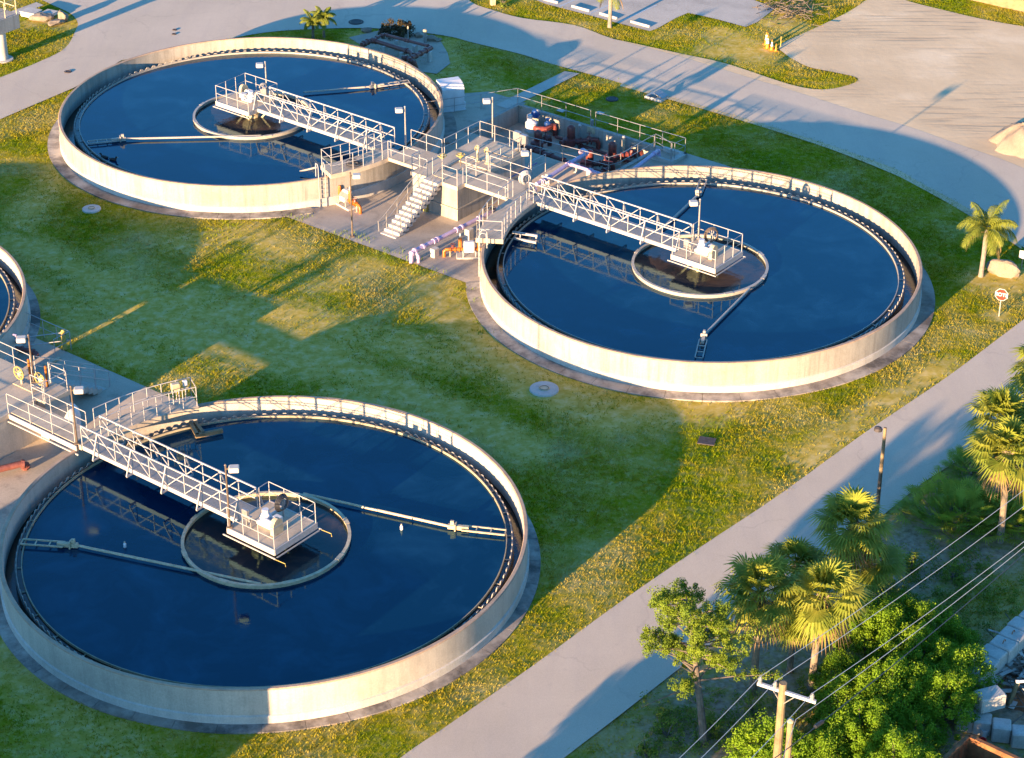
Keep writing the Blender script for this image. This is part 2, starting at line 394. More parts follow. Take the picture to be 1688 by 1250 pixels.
# ------------------------------------------------------------------ the setting: lawn, roads, sand, pads
ROAD_L = smoothpx([(480, 1388), (660, 1250), (733, 1200), (880, 1097), (1020, 995), (1154, 903), (1275, 823), (1388, 741), (1440, 704), (1557, 625), (1644, 560), (1688, 527), (1790, 452)], 4)
ROAD_R = smoothpx([(1830, 530), (1688, 655), (1620, 722), (1584, 756), (1518, 799), (1448, 856), (1340, 935), (1220, 1025), (1099, 1119), (1020, 1181), (930, 1250), (790, 1360)], 4)
MAIN_LOW = smoothpx([(400, 60), (455, 52), (553, 47), (637, 48), (732, 59), (781, 71), (860, 90), (900, 103), (951, 117), (1026, 138), (1101, 159), (1199, 187), (1320, 224), (1390, 247), (1479, 280), (1514, 300), (1584, 337), (1655, 381), (1684, 406), (1790, 470)], 4)
MAIN_UP = smoothpx([(1790, 318), (1688, 278), (1651, 263), (1565, 233), (1500, 210), (1413, 184), (1300, 148), (1227, 126), (1119, 93), (1012, 65), (947, 42), (860, 30), (809, 16), (779, 5), (768, -12), (760, -70)], 4)
ISLAND = smoothpx([(-10, -30), (55, -6), (85, 8), (115, 22), (128, 37), (124, 52), (107, 80), (65, 102), (0, 128), (-60, 146)], 4)
MAIN = [(-60, 222), (0, 197), (122, 145), (200, 100)] + MAIN_LOW + MAIN_UP + [(100, -70)] + ISLAND
SAND = smoothpx([(1285, 82), (1290, 71), (1345, 46), (1400, 19), (1428, 0), (1450, -14), (1500, 3), (1560, 18), (1620, 32), (1688, 44), (1790, 58)], 3) + [(1790, 330)] + \
    smoothpx([(1688, 288), (1651, 270), (1565, 240), (1500, 217), (1413, 190), (1300, 154), (1227, 131), (1119, 98), (1010, 68), (1008, 64), (1119, 88), (1200, 106), (1300, 139), (1355, 148), (1400, 140), (1414, 129), (1373, 119), (1334, 111), (1303, 96)], 3)
PARK = [(700, -90), (830, -22), (900, 7), (968, 24.6), (1017, 38), (1071, 51.6), (1082, 48), (1116, 29), (1134, 21.6), (1160, 27), (1180, 31.6), (1229, 44.7), (1248, 37), (1278, 14), (1242, 0), (1200, -60), (1100, -110)]
sheet('main_road', MAIN, .014, 'road'); sheet('road', ROAD_L + ROAD_R, .022, 'road')
sheet('sandy_ground', SAND, .010, 'sand')
sheet('sandy_shoulder', smoothpx([(1026, 136), (1101, 157), (1199, 184), (1320, 220), (1390, 243), (1479, 275), (1530, 302), (1590, 333), (1660, 377), (1684, 402)], 3) + smoothpx([(1684, 411), (1640, 382), (1575, 342), (1510, 306), (1470, 286), (1385, 252), (1318, 229), (1196, 191), (1098, 163), (1022, 142)], 3), .008, 'sand')
sheet('parking_lot', PARK, .012, 'walk')
SIDEW = [uv(-7.65, 13.0), uv(-6.6, 13.0), uv(-6.6, 20.9), uv(-7.65, 20.6)]
sheet('sidewalk', SIDEW, .030, 'walk')
SIDE2 = [(-20, 36), (17, 30), (72, 9), (60, 4), (5, 24), (-20, 32)]
sheet('path', SIDE2, .018, 'walk')
C_U0, C_V0 = loc_uv(TC, MID)
HOLES = [(-8.2, 8.2, -7.75, 8.3, -.75), (-6.3, 4.75, 8.3, 13.95, -1.5), (C_U0 - 27, C_U0 - 8, C_V0 - 9, C_V0 + 7.25, -.75)]
# front pad between the two tanks, falling to a drain; the same beside the lower left tank
def pad(name, rows, u0, u1, O):
    m = MB(); vs = []; nu = 9
    for v, z in rows:
        for i in range(nu): vs.append(uv(u0 + (u1 - u0) * i / (nu - 1), v, z, O))
    m.add(vs, [(r * nu + i, r * nu + i + 1, (r + 1) * nu + i + 1, (r + 1) * nu + i) for r in range(len(rows) - 1) for i in range(nu - 1)])
    return tag(m.build(name, 'pad'), kind='structure')
pad('concrete_pad', [(-8.0, .01), (-7.6, .01), (-6.2, -.05), (-5.0, -.1), (-2.5, -.2), (4.5, -.2), (7, -.05), (8.25, 0.0), (8.5, 0.0)], -8.3, 8.3, MID)
pad('concrete_pad', [(-9.2, -.2), (3.0, -.2), (5.5, -.06), (7.0, .012), (7.5, .012)], -27.2, -7.6, TC)
sheet('concrete_pad', [uv(-13.5, 8.45), uv(-6.32, 8.45), uv(-6.32, 14.6), uv(-9.5, 14.6), uv(-12.5, 11.0)], .006, 'pad')
sheet('concrete_pad', [uv(4.8, 8.45), uv(13.5, 8.45), uv(13, 12.6), uv(9.8, 14.4), uv(4.8, 14.4)], .006, 'pad')
sheet('concrete_pad', [uv(-6.4, 8.3), uv(4.8, 8.3), uv(4.8, 14.0), uv(-6.4, 14.0)], -1.1, 'pad')
sheet('gravel_bed', [(575, 62), (628, 50), (690, 52), (725, 66), (738, 88), (742, 105), (720, 122), (690, 118), (640, 92), (600, 78)], .012, 'pad')
# stains of bare soil on the lawn: strokes (photo points, half width in metres, strength)
BARE = [([(-30, 395), (40, 405), (120, 440), (200, 480), (330, 510), (480, 560), (600, 620), (700, 655), (800, 705), (870, 740)], 1.0, .62),
        ([(180, 470), (270, 540), (390, 570), (520, 590)], 2.2, .55), ([(330, 490), (470, 520), (640, 560), (760, 590)], 1.8, .45),
        ([(60, 470), (130, 520), (230, 590)], 1.3, .5), ([(700, 470), (760, 540), (850, 620), (1000, 690), (1190, 670)], 1.3, .5),
        ([(300, 400), (420, 380), (470, 420)], 1.6, .4), ([(520, 470), (600, 440)], 1.2, .45),
        ([(870, 640), (920, 645)], .9, .75), ([(740, 110), (800, 140), (860, 170)], 1.2, .5),
        ([(1190, 60), (1240, 90), (1190, 85)], 1.4, .7), ([(1290, 30), (1310, 45), (1270, 40)], 1.0, .6),
        ([(1640, 520), (1650, 522)], .5, .9), ([(1625, 462), (1650, 468), (1680, 455)], 1.1, .85), ([(1330, 760), (1400, 700), (1560, 600)], .8, .5),
        ([(150, 240), (60, 330), (30, 370)], 1.2, .4), ([(560, 650), (680, 690), (760, 720)], .8, .6), ([(0, 1080), (90, 1180), (200, 1230)], 1.5, .35),
        ([(600, 60), (720, 72), (735, 100), (700, 125)], 1.2, .6), ([(50, 40), (90, 30), (110, 45)], .8, .6)]
DIRT = [([(1130, 1250), (1200, 1150), (1290, 1060), (1420, 960), (1520, 900), (1600, 850), (1700, 780)], 3.0, 1.0), ([(1480, 960), (1560, 930), (1640, 910)], 1.6, 1.0), ([(1560, 1230), (1640, 1190), (1720, 1120)], 3.0, 1.0), ([(1240, 1120), (1330, 1130)], 1.8, 1.0)]
def stroke_field(P, strokes):
    out = np.zeros(len(P))
    for pts, w, s in strokes:
        w = w * 1.35; s = min(1.0, s * 1.35)
        q = np.array([at(*p)[:2] for p in pts])
        for a, b in zip(q[:-1], q[1:]):
            ab = b - a; t = np.clip(((P - a) @ ab) / (ab @ ab), 0, 1)
            dd = np.hypot(*(P - (a + t[:, None] * ab)).T)
            out = np.maximum(out, s * np.exp(-(dd / w) ** 2))
    return out
def make_ground():
    us = set(np.round(np.arange(-52, 58, .75), 3)); vs_ = set(np.round(np.arange(-66, 62, .75), 3))
    for u0, u1, v0, v1, z in HOLES:
        us |= {u0, u0 - .04, u1, u1 + .04}; vs_ |= {v0, v0 - .04, v1, v1 + .04}
    us = np.array(sorted(us | {-1600, -400, -150, -85, 90, 160, 400, 1600})); vs_ = np.array(sorted(vs_ | {-1600, -400, -150, -95, 90, 150, 400, 1600}))
    UU, VV = np.meshgrid(us, vs_); u = UU.ravel(); v = VV.ravel()
    X = MID.x + u * U.x + v * V.x; Y = MID.y + u * U.y + v * V.y
    Z = -.03 - .03 * np.sin(X * .9 + np.sin(Y * .5) * 2) * np.sin(Y * .8 + np.sin(X * .37))
    for u0, u1, v0, v1, z in HOLES:
        Z[(u >= u0) & (u <= u1) & (v >= v0) & (v <= v1)] = z
    n, m = len(us), len(vs_)
    idx = np.arange(n * m).reshape(m, n)
    F = np.stack([idx[:-1, :-1], idx[:-1, 1:], idx[1:, 1:], idx[1:, :-1]], -1).reshape(-1, 4)
    me = bpy.data.meshes.new('ground'); me.from_pydata(np.stack([X, Y, Z], 1).tolist(), [], F.tolist())
    P = np.stack([X, Y], 1)
    for nm, st in (('bare', BARE), ('dirt', DIRT)):
        a = me.attributes.new(nm, 'FLOAT', 'POINT'); a.data.foreach_set('value', stroke_field(P, st).astype(np.float32))
    me.materials.append(MT['ground']); o = bpy.data.objects.new('ground', me); COL.objects.link(o); tag(o, kind='structure')
make_ground()
def inpoly(P, poly):
    q = np.array([(p[0], p[1]) for p in poly]); x, y = P.T; ins = np.zeros(len(P), bool)
    for a, b in zip(q, np.roll(q, -1, 0)):
        c = (a[1] > y) != (b[1] > y)
        with np.errstate(divide='ignore', invalid='ignore'):
            xi = (b[0] - a[0]) * (y - a[1]) / (b[1] - a[1]) + a[0]
        ins ^= c & (x < xi)
    return ins
def make_grass(n=330000):
    u = rng.uniform(-48, 54, n * 3); v = rng.uniform(-60, 58, n * 3)
    P = np.stack([MID.x + u * U.x + v * V.x, MID.y + u * U.y + v * V.y], 1)
    half = .245 * P[:, 1] + 5
    ok = (np.abs(P[:, 0]) < half) & (P[:, 1] > 63) & (P[:, 1] < 172)
    P, u, v = P[ok], u[ok], v[ok]
    bad = np.zeros(len(P), bool)
    for poly in (MAIN, ROAD_L + ROAD_R, SAND, PARK, SIDE2): bad |= inpoly(P + rng.normal(0, .13, P.shape), [at(*p) for p in poly])
    for c, r in ((TA, 13.06), (TB, 13.06), (TC, 12.38), (TD, 12.38)): bad |= np.hypot(P[:, 0] - c.x, P[:, 1] - c.y) < r
    for u0, u1, v0, v1, z in HOLES: bad |= (u > u0 - .2) & (u < u1 + .2) & (v > v0 - .2) & (v < v1 + .2)
    bad |= (u > -13.5) & (u < -6.3) & (v > 8.3) & (v < 14.6) | (u > 4.6) & (u < 13.2) & (v > 8.3) & (v < 14.4) & (u - 9.8 + (v - 14.4) * 1.8 < 0)
    bad |= (u > -7.7) & (u < -6.55) & (v > 13) & (v < 20.9)
    b = stroke_field(P, BARE); dd = stroke_field(P, DIRT)
    nz = .5 + .25 * np.sin(P[:, 0] * 1.7 + 2 * np.sin(P[:, 1] * .9)) + .25 * np.sin(P[:, 1] * 2.1 + 2 * np.sin(P[:, 0] * 1.3))
    bad |= rng.uniform(0, 1, len(P)) < np.clip(b * 1.5 + dd * 1.1 + nz * .35 - .25, 0, .97)
    P = P[~bad][:n]; nz = nz[~bad][:n]; k = 2; M = len(P)
    a = rng.uniform(0, 2 * PI, (M, k)); h = rng.uniform(.03, .075, (M, k)) * (0.75 + .5 * nz[:, None]); w = rng.uniform(.015, .034, (M, k))
    ox = rng.normal(0, .05, (M, k)); oy = rng.normal(0, .05, (M, k)); lx = rng.normal(0, .075, (M, k)); ly = rng.normal(0, .075, (M, k))
    bx, by = P[:, :1] + ox, P[:, 1:] + oy
    VT = np.stack([np.stack([bx - np.cos(a) * w, by - np.sin(a) * w, np.full_like(bx, -.05)], -1),
                   np.stack([bx + np.cos(a) * w, by + np.sin(a) * w, np.full_like(bx, -.05)], -1),
                   np.stack([bx + lx, by + ly, h], -1)], 2).reshape(-1, 3)
    nf = len(VT) // 3; me = bpy.data.meshes.new('grass'); me.vertices.add(len(VT)); me.vertices.foreach_set('co', VT.astype(np.float32).ravel())
    me.loops.add(nf * 3); me.loops.foreach_set('vertex_index', np.arange(nf * 3, dtype=np.int32))
    me.polygons.add(nf); me.polygons.foreach_set('loop_start', np.arange(0, nf * 3, 3, dtype=np.int32)); me.polygons.foreach_set('loop_total', np.full(nf, 3, np.int32))
    me.update(calc_edges=True); me.materials.append(MT['grass']); o = bpy.data.objects.new('grass', me); COL.objects.link(o)
    tag(o, 'short patchy grass covering the lawns between tanks and roads', 'grass', kind='stuff')
make_grass()

# ------------------------------------------------------------------ the round clarifier tanks (local frame: the bridge comes in along -x)
def circle_sheet(mb, r, z, n=96, r0=0.0):
    if r0 == 0: mb.add([(r * cos(2 * PI * i / n), r * sin(2 * PI * i / n), z) for i in range(n)], [tuple(range(n))])
    else:
        vs = [(rr * cos(2 * PI * i / n), rr * sin(2 * PI * i / n), z) for i in range(n) for rr in (r0, r)]
        mb.add(vs, [(2 * i, 2 * i + 1, 2 * ((i + 1) % n) + 1, 2 * ((i + 1) % n)) for i in range(n)])
def ladder(mb, p, out, tz0, tz1, w=.42):
    """vertical ladder at foot p, out = unit vector away from the wall, with hooped grab rails"""
    p = Vector(p); out = Vector(out); s = Vector((-out.y, out.x, 0)) * w / 2
    for sg in (-1, 1):
        a = p + s * sg + out * .12
        mb.path([Vector((a.x, a.y, tz0)), Vector((a.x, a.y, tz1 + .75)), Vector((a.x, a.y, tz1 + .95)) - out * .15, Vector((a.x, a.y, tz1 + .9)) - out * .4, Vector((a.x, a.y, tz1 + .02)) - out * .45], .028, 5)
    k = int((tz1 - tz0) / .3)
    for i in range(1, k + 1):
        z = tz0 + (tz1 - tz0) * i / (k + .3); a = p + out * .12
        mb.tube(Vector((a.x, a.y, z)) - s, Vector((a.x, a.y, z)) + s, .018, n=5)
def tank(cen, rz, label, RO, conc, bafr, weir, apron_rng, arms, walk, wlab=None):
    t = thing('clarifier_tank', label, 'tank', cen, rz, 'round clarifier tanks')
    inv = Matrix.Rotation(-rz, 3, 'Z'); L = lambda p: inv @ (Vector(p) - cen)
    RI = RO - .18
    MB().lathe([(RI, -.9), (RO, -.9), (RO, 1.70), (RI, 1.70)], n=160).build('wall', conc, t, True)
    MB().lathe([(RI - .012, 1.69), (RO + .015, 1.69), (RO + .015, 1.72), (RO - .02, 1.755), (RI + .02, 1.755), (RI - .012, 1.72)], n=160).build('coping', 'rim', t)
    MB().lathe([(RO - .01, -.9), (RO + .07, -.9), (RO + .07, .42), (RO - .01, .46)], n=160).build('footing', 'footing', t, True)
    a = MB(); aw = .84 if conc == 'conc' else .58; a0, a1 = apron_rng; k = int((a1 - a0) / R(8.5))
    for i in range(k):
        b0 = a0 + (a1 - a0) * i / k; b1 = a0 + (a1 - a0) * (i + 1) / k - .0016
        a.lathe([(RO + .05, -.1), (RO + aw, -.1), (RO + aw, .03 + .004 * (i % 2)), (RO + .05, .06)], n=5, a0=b0, a1=b1)
    a.build('apron', 'apron', t)
    MB().lathe([(weir - .02, -.3), (weir + .13, -.3), (weir + .13, 1.02), (weir - .02, 1.02)], n=144).build('launder_wall', 'wetdark', t, True)
    w = MB(); nt = 560; vs = []
    for i in range(nt):
        q = 2 * PI * i / nt; zt = 1.16 if i % 4 < 2 else 1.03
        for r_, z_ in ((weir + .03, .9), (weir + .03, zt), (weir + .07, zt), (weir + .07, .9)): vs.append((r_ * cos(q), r_ * sin(q), z_))
    w.add(vs, [(i * 4 + k, ((i + 1) % nt) * 4 + k, ((i + 1) % nt) * 4 + k + 1, i * 4 + k + 1) for i in range(nt) for k in range(3)])
    w.build('weir_plate', 'teeth', t)
    b = MB().lathe([(bafr - .02, .7), (bafr + .02, .7), (bafr + .02, 1.16), (bafr - .02, 1.16)], n=144)
    for i in range(36):
        q = 2 * PI * i / 36; b.box(((bafr + .13) * cos(q), (bafr + .11) * sin(q), 1.09), (.18, .03, .03), q)
    b.build('scum_baffle', 'algae' if conc == 'conc_c' else 'teeth', t, True)
    f = MB().lathe([(3.70, .4), (3.78, .4), (3.78, 1.17), (3.81, 1.18), (3.81, 1.25), (3.66, 1.25), (3.66, 1.18), (3.70, 1.17)], n=96)
    for i in range(8):
        q = 2 * PI * (i + .3) / 8; f.box((3.74 * cos(q), 3.74 * sin(q), 1.22), (.20, .5, .08), q)
    f.build('feedwell', 'teeth' if conc == 'conc' else 'tan', t, True)
    c = MB().spin([(.42, -.5), (.42, 1.25), (.7, 1.5), (.75, 1.8)], n=14)
    for i in range(4): c.beam((.5 * cos(i * PI / 2 + .4), .5 * sin(i * PI / 2 + .4), .9), (1.2 * cos(i * PI / 2 + .4), 1.2 * sin(i * PI / 2 + .4), 1.75), .1, .1)
    c.build('drive_column', 'tan', t)
    for p, k_, q in arms:
        p, k_, q = L(p), L(k_), L(q); m = MB(); z = 1.20
        p.z = k_.z = z; q.z = z
        m.tube(p, k_, .062, n=8)
        d_ = (q - k_); ln = d_.length; d_ /= ln; s_ = Vector((-d_.y, d_.x, 0))
        bx = k_ + d_ * ln * .22
        m.beam(k_ - d_ * .1, bx + d_ * .3, .17, .20); m.box(k_ + d_ * .25 + Vector((0, 0, .03)), (.06, .34, .34), math.atan2(d_.y, d_.x))
        m.box(k_ + d_ * .1 + Vector((0, 0, .22)), (.16, .12, .2), math.atan2(d_.y, d_.x))
        for sg in (-.2, .2): m.beam(bx + s_ * sg, q + s_ * sg, .06, .07)
        for i in range(4): m.beam(bx + d_ * (q - bx).length * i / 3 - s_ * .2, bx + d_ * (q - bx).length * i / 3 + s_ * .2, .05, .05)
        m.build('skimmer_arm', 'teeth' if conc == 'conc' else 'tan', t)
    # walkway on the wall
    r0, r1, w0, w1 = walk
    n = max(3, int(abs(w1 - w0) / R(4)))
    lo, hi = min(w0, w1), max(w0, w1)
    cw = MB().lathe([(r0, 1.765), (r1, 1.765), (r1, 2.04), (r0, 2.04)], n=n, a0=lo, a1=hi).build('curved_walkway', 'deck', t)
    rl = MB(); gap = R(4.2) * (1 if w1 > w0 else -1)
    ang = [w0 + gap + (w1 - gap * .08 - w0 - gap) * i / n for i in range(n + 1)]
    P_ = lambda r, q: Vector((r * cos(q), r * sin(q), 2.04))
    rl.rail([P_(r0 + .06, q) for q in ang] + [P_(r1 - .06, ang[-1])], sp=1.2)
    rl.rail([P_(r1 - .06, q) for q in ang[:-1]] + [P_(r1 - .06, ang[-1])], sp=1.2)
    rl.build('guardrail', 'white', cw)
    e = w1; sg = 1 if w1 > w0 else -1
    if conc == 'conc':
        la = MB(); q = e + sg * R(2.2); ladder(la, ((RO + .02) * cos(q), (RO + .02) * sin(q), 0), (cos(q), sin(q), 0), -.1, 1.76); la.build('ladder', 'white', t)
    wat = MB(); circle_sheet(wat, bafr, 1.05); o = wat.build('water', 'water'); o.location = cen; tag(o, kind='structure')
    wat = MB(); circle_sheet(wat, 3.71, 1.058, 72); o = wat.build('water', 'brownwater'); o.location = cen; tag(o, kind='structure')
    wat = MB(); circle_sheet(wat, RI, .52, 120, weir + .1); circle_sheet(wat, weir, 1.045, 120, bafr); o = wat.build('water', 'launder'); o.location = cen; tag(o, kind='structure')
    return t
wz = 1.2
tankA = tank(TA, TH + PI, 'far left round clarifier tank with ducks on its bright blue water', 12.2, 'conc', 10.95, 11.2, (R(-150), R(150)),
     [(at(430, 224, wz), at(205, 229, wz), at(145, 235, wz)), (at(500, 152, wz), at(612, 143, wz), at(674, 134, wz))], (11.05, 12.6, PI, R(180 - 24.4)))
tankB = tank(TB, TH, 'right round clarifier tank, the one closest to the stop sign', 12.2, 'conc', 10.95, 11.2, (R(-142), R(118)),
     [(at(1075, 392, wz), at(1150, 322, wz), at(1160, 296, wz)), (at(1236, 476, wz), at(1161, 552, wz), at(1152, 590, wz))], (11.05, 12.6, PI, R(180 + 31)))
tankC = tank(TC, TH, 'near left round clarifier tank with the darkest water, cut by frame edge', 11.76, 'conc_c', 10.80, 11.0, (R(-150), R(140)),
     [(at(430, 963, wz), at(125, 899, wz), at(36, 893, wz)), (at(500, 814, wz), at(742, 868, wz), at(833, 878, wz))], (11.0, 12.15, PI, R(150.6)))
tankD = tank(TD, TH + PI, 'clarifier tank at the left edge, only a sliver of it in view', 11.76, 'conc_c', 10.80, 11.0, (R(-150), R(150)), [], (11.0, 12.15, PI, R(180 + 14)))
o = MB()
for p, q in (((314, 698), (326, 719)), ((322, 697), (336, 716)), ((322, 719), (367, 710))): o.beam(at(*p, 1.22), at(*q, 1.22), .16, .2)
for i in range(6): o.beam(at(314, 698, 1.22).lerp(at(326, 719, 1.22), i / 6), at(322, 697, 1.22).lerp(at(336, 716, 1.22), i / 6), .05, .05)
inv = tankC.matrix_basis.inverted(); o.v = [tuple(inv @ Vector(p)) for p in o.v]; o.build('scum_trough', 'wood', tankC)
o = MB()
for p, q, z in (((845, 383), (886, 389), 1.5), ((848, 393), (884, 400), 1.3)): o.beam(at(*p, z), at(*q, z), .11, .12)
o.tube(at(884, 389, 1.5), at(884, 400, 1.0), .06); o.tube(at(858, 386, 1.5), at(857, 397, 1.2), .04)
inv = tankB.matrix_basis.inverted(); o.v = [tuple(inv @ Vector(p)) for p in o.v]; o.build('scum_trough', 'white', tankB)
o = MB().tube(at(494, 283, 1.25), at(522, 276, 1.5), .06)
inv = tankA.matrix_basis.inverted(); o.v = [tuple(inv @ Vector(p)) for p in o.v]; o.build('scum_trough', 'teeth', tankA)

# ------------------------------------------------------------------ access bridges with the drive platform over the tank centre
def bridge(cen, rz, label, xs, mirror=1, dome_side=1):
    t = thing('access_bridge', label, 'bridge', cen, rz, 'access bridges over the tanks')
    zd = 2.05; hw = .60; x0, x1 = xs, -1.03; n = 9; dx = (x1 - x0) / n
    MB().box(((x0 + x1) / 2, 0, zd - .03), (x1 - x0, 2 * hw - .1, .05)).build('deck', 'grating', t)
    for sy in (-1, 1):
        m = MB(); y = sy * hw
        m.beam((x0, y, zd - .12), (x1, y, zd - .12), .05, .22); m.beam((x0, y, zd + 1.08), (x1, y, zd + 1.08), .06, .06)
        m.beam((x0, y - sy * .05, zd + .55), (x1, y - sy * .05, zd + .55), .045, .05)
        for i in range(n + 1):
            x = x0 + dx * i; m.beam((x, y, zd), (x, y, zd + 1.06), .036, .036)
            if i < n:
                a, b = ((x, zd + .02), (x + dx, zd + 1.05)) if i >= n / 2 else ((x, zd + 1.05), (x + dx, zd + .02))
                m.beam((a[0], y, a[1]), (b[0], y, b[1]), .036, .036)
            if i % 2 == 1:
                m.beam((x, y, zd - .2), (x, y + sy * .42, zd - .2), .07, .08); m.beam((x, y + sy * .42, zd - .2), (x, y, zd + 1.06), .06, .06)
                m.beam((x, y - sy * .6, zd - .2), (x, y, zd - .2), .07, .08)
        m.build('truss', 'white', t)
    px0, px1, pw = -1.03, 1.87, 1.38
    p = MB().box(((px0 + px1) / 2, 0, zd - .02), (px1 - px0, 2 * pw, .04)).build('platform', 'deck', t)
    m = MB()
    for sy in (-1, 1): m.beam((px0, sy * pw, zd - .14), (px1, sy * pw, zd - .14), .06, .30); m.beam((px0 - .15, sy * (pw + .12), zd - .36), (px1 + .15, sy * (pw + .12), zd - .36), .05, .05)
    for x in (px0, px1): m.beam((x, -pw, zd - .14), (x, pw, zd - .14), .06, .30)
    m.beam((px1 + .12, -pw, zd - .36), (px1 + .12, pw, zd - .36), .05, .05)
    for sy in (-.7, .7): m.beam((px0, sy, zd - .2), (px1, sy, zd - .2), .1, .2)
    m.build('platform_frame', 'white', p)
    m = MB(); e = .04
    m.rail([(px0 + e, hw + .1, zd), (px0 + e, pw - e, zd), (px1 - e, pw - e, zd), (px1 - e, -pw + e, zd), (px0 + e, -pw + e, zd), (px0 + e, -hw - .1, zd)], sp=1.0)
    m.build('guardrail', 'white', p)
    s = dome_side
    g = MB(); pr = [(.34 * cos(a), .34 * sin(a)) for a in np.linspace(0, PI, 9)]
    base = [(.34, -.45)] + pr + [(-.34, -.45)]
    vs = [(1.05 * s + sx, q[0] * .9 - .35, zd + .47 + q[1]) for sx in (-.11, .11) for q in base]; k = len(base)
    g.add(vs, [tuple(range(k))[::-1], tuple(range(k, 2 * k))] + [(i, (i + 1) % k, k + (i + 1) % k, k + i) for i in range(k)])
    g.build('chain_guard', 'tan', t)
    m = MB().box((.25 * s, -.05, zd + .12), (.9, .7, .24), bev=.05).spin([(.26, zd + .24), (.30, zd + .36), (.16, zd + .52), (.16, zd + .7)], (.05 * s, .0, 0), 10)
    m.tube((.3 * s, -.35, zd + .38), (.85 * s, -.35, zd + .38), .14, n=10); m.box((.62 * s, .15, zd + .33), (.4, .36, .3), bev=.04); m.tube((.1 * s, .25, zd + .3), (.1 * s, .7, zd + .3), .05)
    m.build('drive_motor', 'whiteplastic', t)
    m = MB().box((-.45, -.75, zd + .62), (.34, .16, .5), bev=.02).box((-.45, -.70, zd + .2), (.06, .06, .4)).box((-.15, -.78, zd + .5), (.22, .14, .3), bev=.02).box((-.15, -.74, zd + .2), (.05, .05, .4))
    m.build('control_box', 'galv', t)
    return t
brA = bridge(TA, TH + PI, 'white truss bridge reaching over the far left tank', -11.5, dome_side=1)
brB = bridge(TB, TH, 'white truss bridge reaching over the right tank', -11.55)
brC = bridge(TC, TH, 'white truss bridge reaching over the near left tank', -11.3)
for sy in (-1, 1): MB().path([(1.9, sy * 1.5, 1.66), (2.6, sy * 1.5, 1.70), (2.62, sy * 1.5, 1.55)], .018, 5).build('spray_pipe', 'yellow', brC)
# ------------------------------------------------------------------ lamp posts: one built, the rest copied
def lamp(label, base, h, arm, head='box', mat='galv'):
    t = thing('lamp_post', label, 'lamp', base, 0, 'lamp posts by the tanks')
    m = MB().tube((0, 0, 0), (0, 0, h), .052, .042, 8); m.box((0, 0, .03), (.26, .26, .06)); m.spin([(.05, h), (.07, h + .04), (.03, h + .1)], n=8); m.build('pole', mat, t)
    a = Vector((arm[0], arm[1], 0)).normalized(); q = math.atan2(a.y, a.x)
    hd = MB().box(a * .36 + Vector((0, 0, h - .16)), (.46, .40, .24), q, .03).build('lamp_head', 'lampwhite', t)
    MB().box(a * .36 + Vector((0, 0, h - .285)), (.36, .30, .02), q).build('lens', 'white', hd)
    MB().beam((0, 0, h - .14), a * .2 + Vector((0, 0, h - .14)), .06, .08).build('arm', mat, t)
    return t
left = Vector((-1, -.1, 0)); right = Vector((1, .1, 0))
lamp('lamp post on the drive platform of the far left tank', at(440, 154, 2.05), 2.1, left)
lamp('lamp post on the drive platform of the right tank', at(1151, 393, 2.05), 2.35, left)
lamp('brown lamp post on the drive platform of the near left tank', at(379, 869, 2.05), 3.2, right, mat='bronze')
lamp('lamp post where the far left tank bridge meets the central walkway', at(669, 244, 2.05), 2.65, left)
lamp('lamp post on the rear corner of the central deck', at(812, 231, 2.05), 2.75, left)
lamp('lamp post beside the coiled hose where the right bridge starts', at(875, 305, 2.05), 2.2, left)
lamp('lamp post at the lawn edge of the pad below the staircase', at(581, 390, .01), 4.0, right, mat='bronze')
lamp('brown lamp post where the near left bridge meets its walkway', at(127, 731, 2.05), 3.05, right, mat='bronze')
lamp('brown lamp post between two yellow hand wheels at left', at(56, 630, 2.05), 2.6, left, mat='bronze')

# ------------------------------------------------------------------ central valve chamber between the two far tanks (local u, v)
def plank(mb, u0, u1, v0, v1, z0, z1): mb.box(((u0 + u1) / 2, (v0 + v1) / 2, (z0 + z1) / 2), (u1 - u0, v1 - v0, z1 - z0))
ch = thing('valve_chamber', 'concrete valve chamber with stairs and decks between the two far tanks', 'chamber', MID, TH)
m = MB(); plank(m, -2.25, 1.25, -1.85, 4.65, -.9, 1.80); plank(m, -2.33, 1.33, -1.93, 4.73, .52, .60); plank(m, -2.31, -2.25, -1.91, 4.71, -.9, -.2)
m.build('wall', 'conc', ch)
m = MB()
for a in ((-2.30, -1.05, -1.62, 4.70), (-1.05, 1.30, 1.15, 4.70), (-1.05, 1.30, -1.62, -.35)): plank(m, *a, 1.803, 2.05)
plank(m, -2.30, 1.30, -1.90, -1.622, 1.803, 2.05); plank(m, -1.048, 1.30, -.348, 1.148, 1.803, 1.96)
plank(m, -4.75, -2.31, -1.22, 1.05, 1.84, 2.048); plank(m, 1.31, 4.85, -1.22, 1.0, 1.84, 2.048)
m.build('deck', 'deck', ch)
for a in [(-.9 + k * .7, -.30 + k * .7, -.25, 1.05, 1.962, 1.985) for k in range(3)] + [(-.85, 1.1, 2.0, 3.1, 2.052, 2.085), (-.85, 1.1, 3.25, 4.45, 2.052, 2.085), (-.9, .1, -1.5, -.5, 2.052, 2.07)]:
    m = MB(); plank(m, *a); m.build('floor_plate', 'cream', ch)
st = MB(); ns = 13; z0 = -.17; rise = (2.05 - z0) / ns; run = .325; vt = -1.93
for i in range(ns):
    v1 = vt - run * (ns - 1 - i); z = z0 + rise * (i + 1)
    plank(st, -1.05, .12, v1 - run, v1 + .02, z - rise - .02 - (.0 if i == 0 else .0), z)
for i in range(ns - 1):
    v1 = vt - run * (ns - 1 - i); z = z0 + rise * (i + 1)
    plank(st, -1.0, .07, v1 - run * .2, v1 + run * .9, z - rise * 1.9, z - rise * 1.02)
sf = st.build('staircase', 'footing', ch)
m = MB()
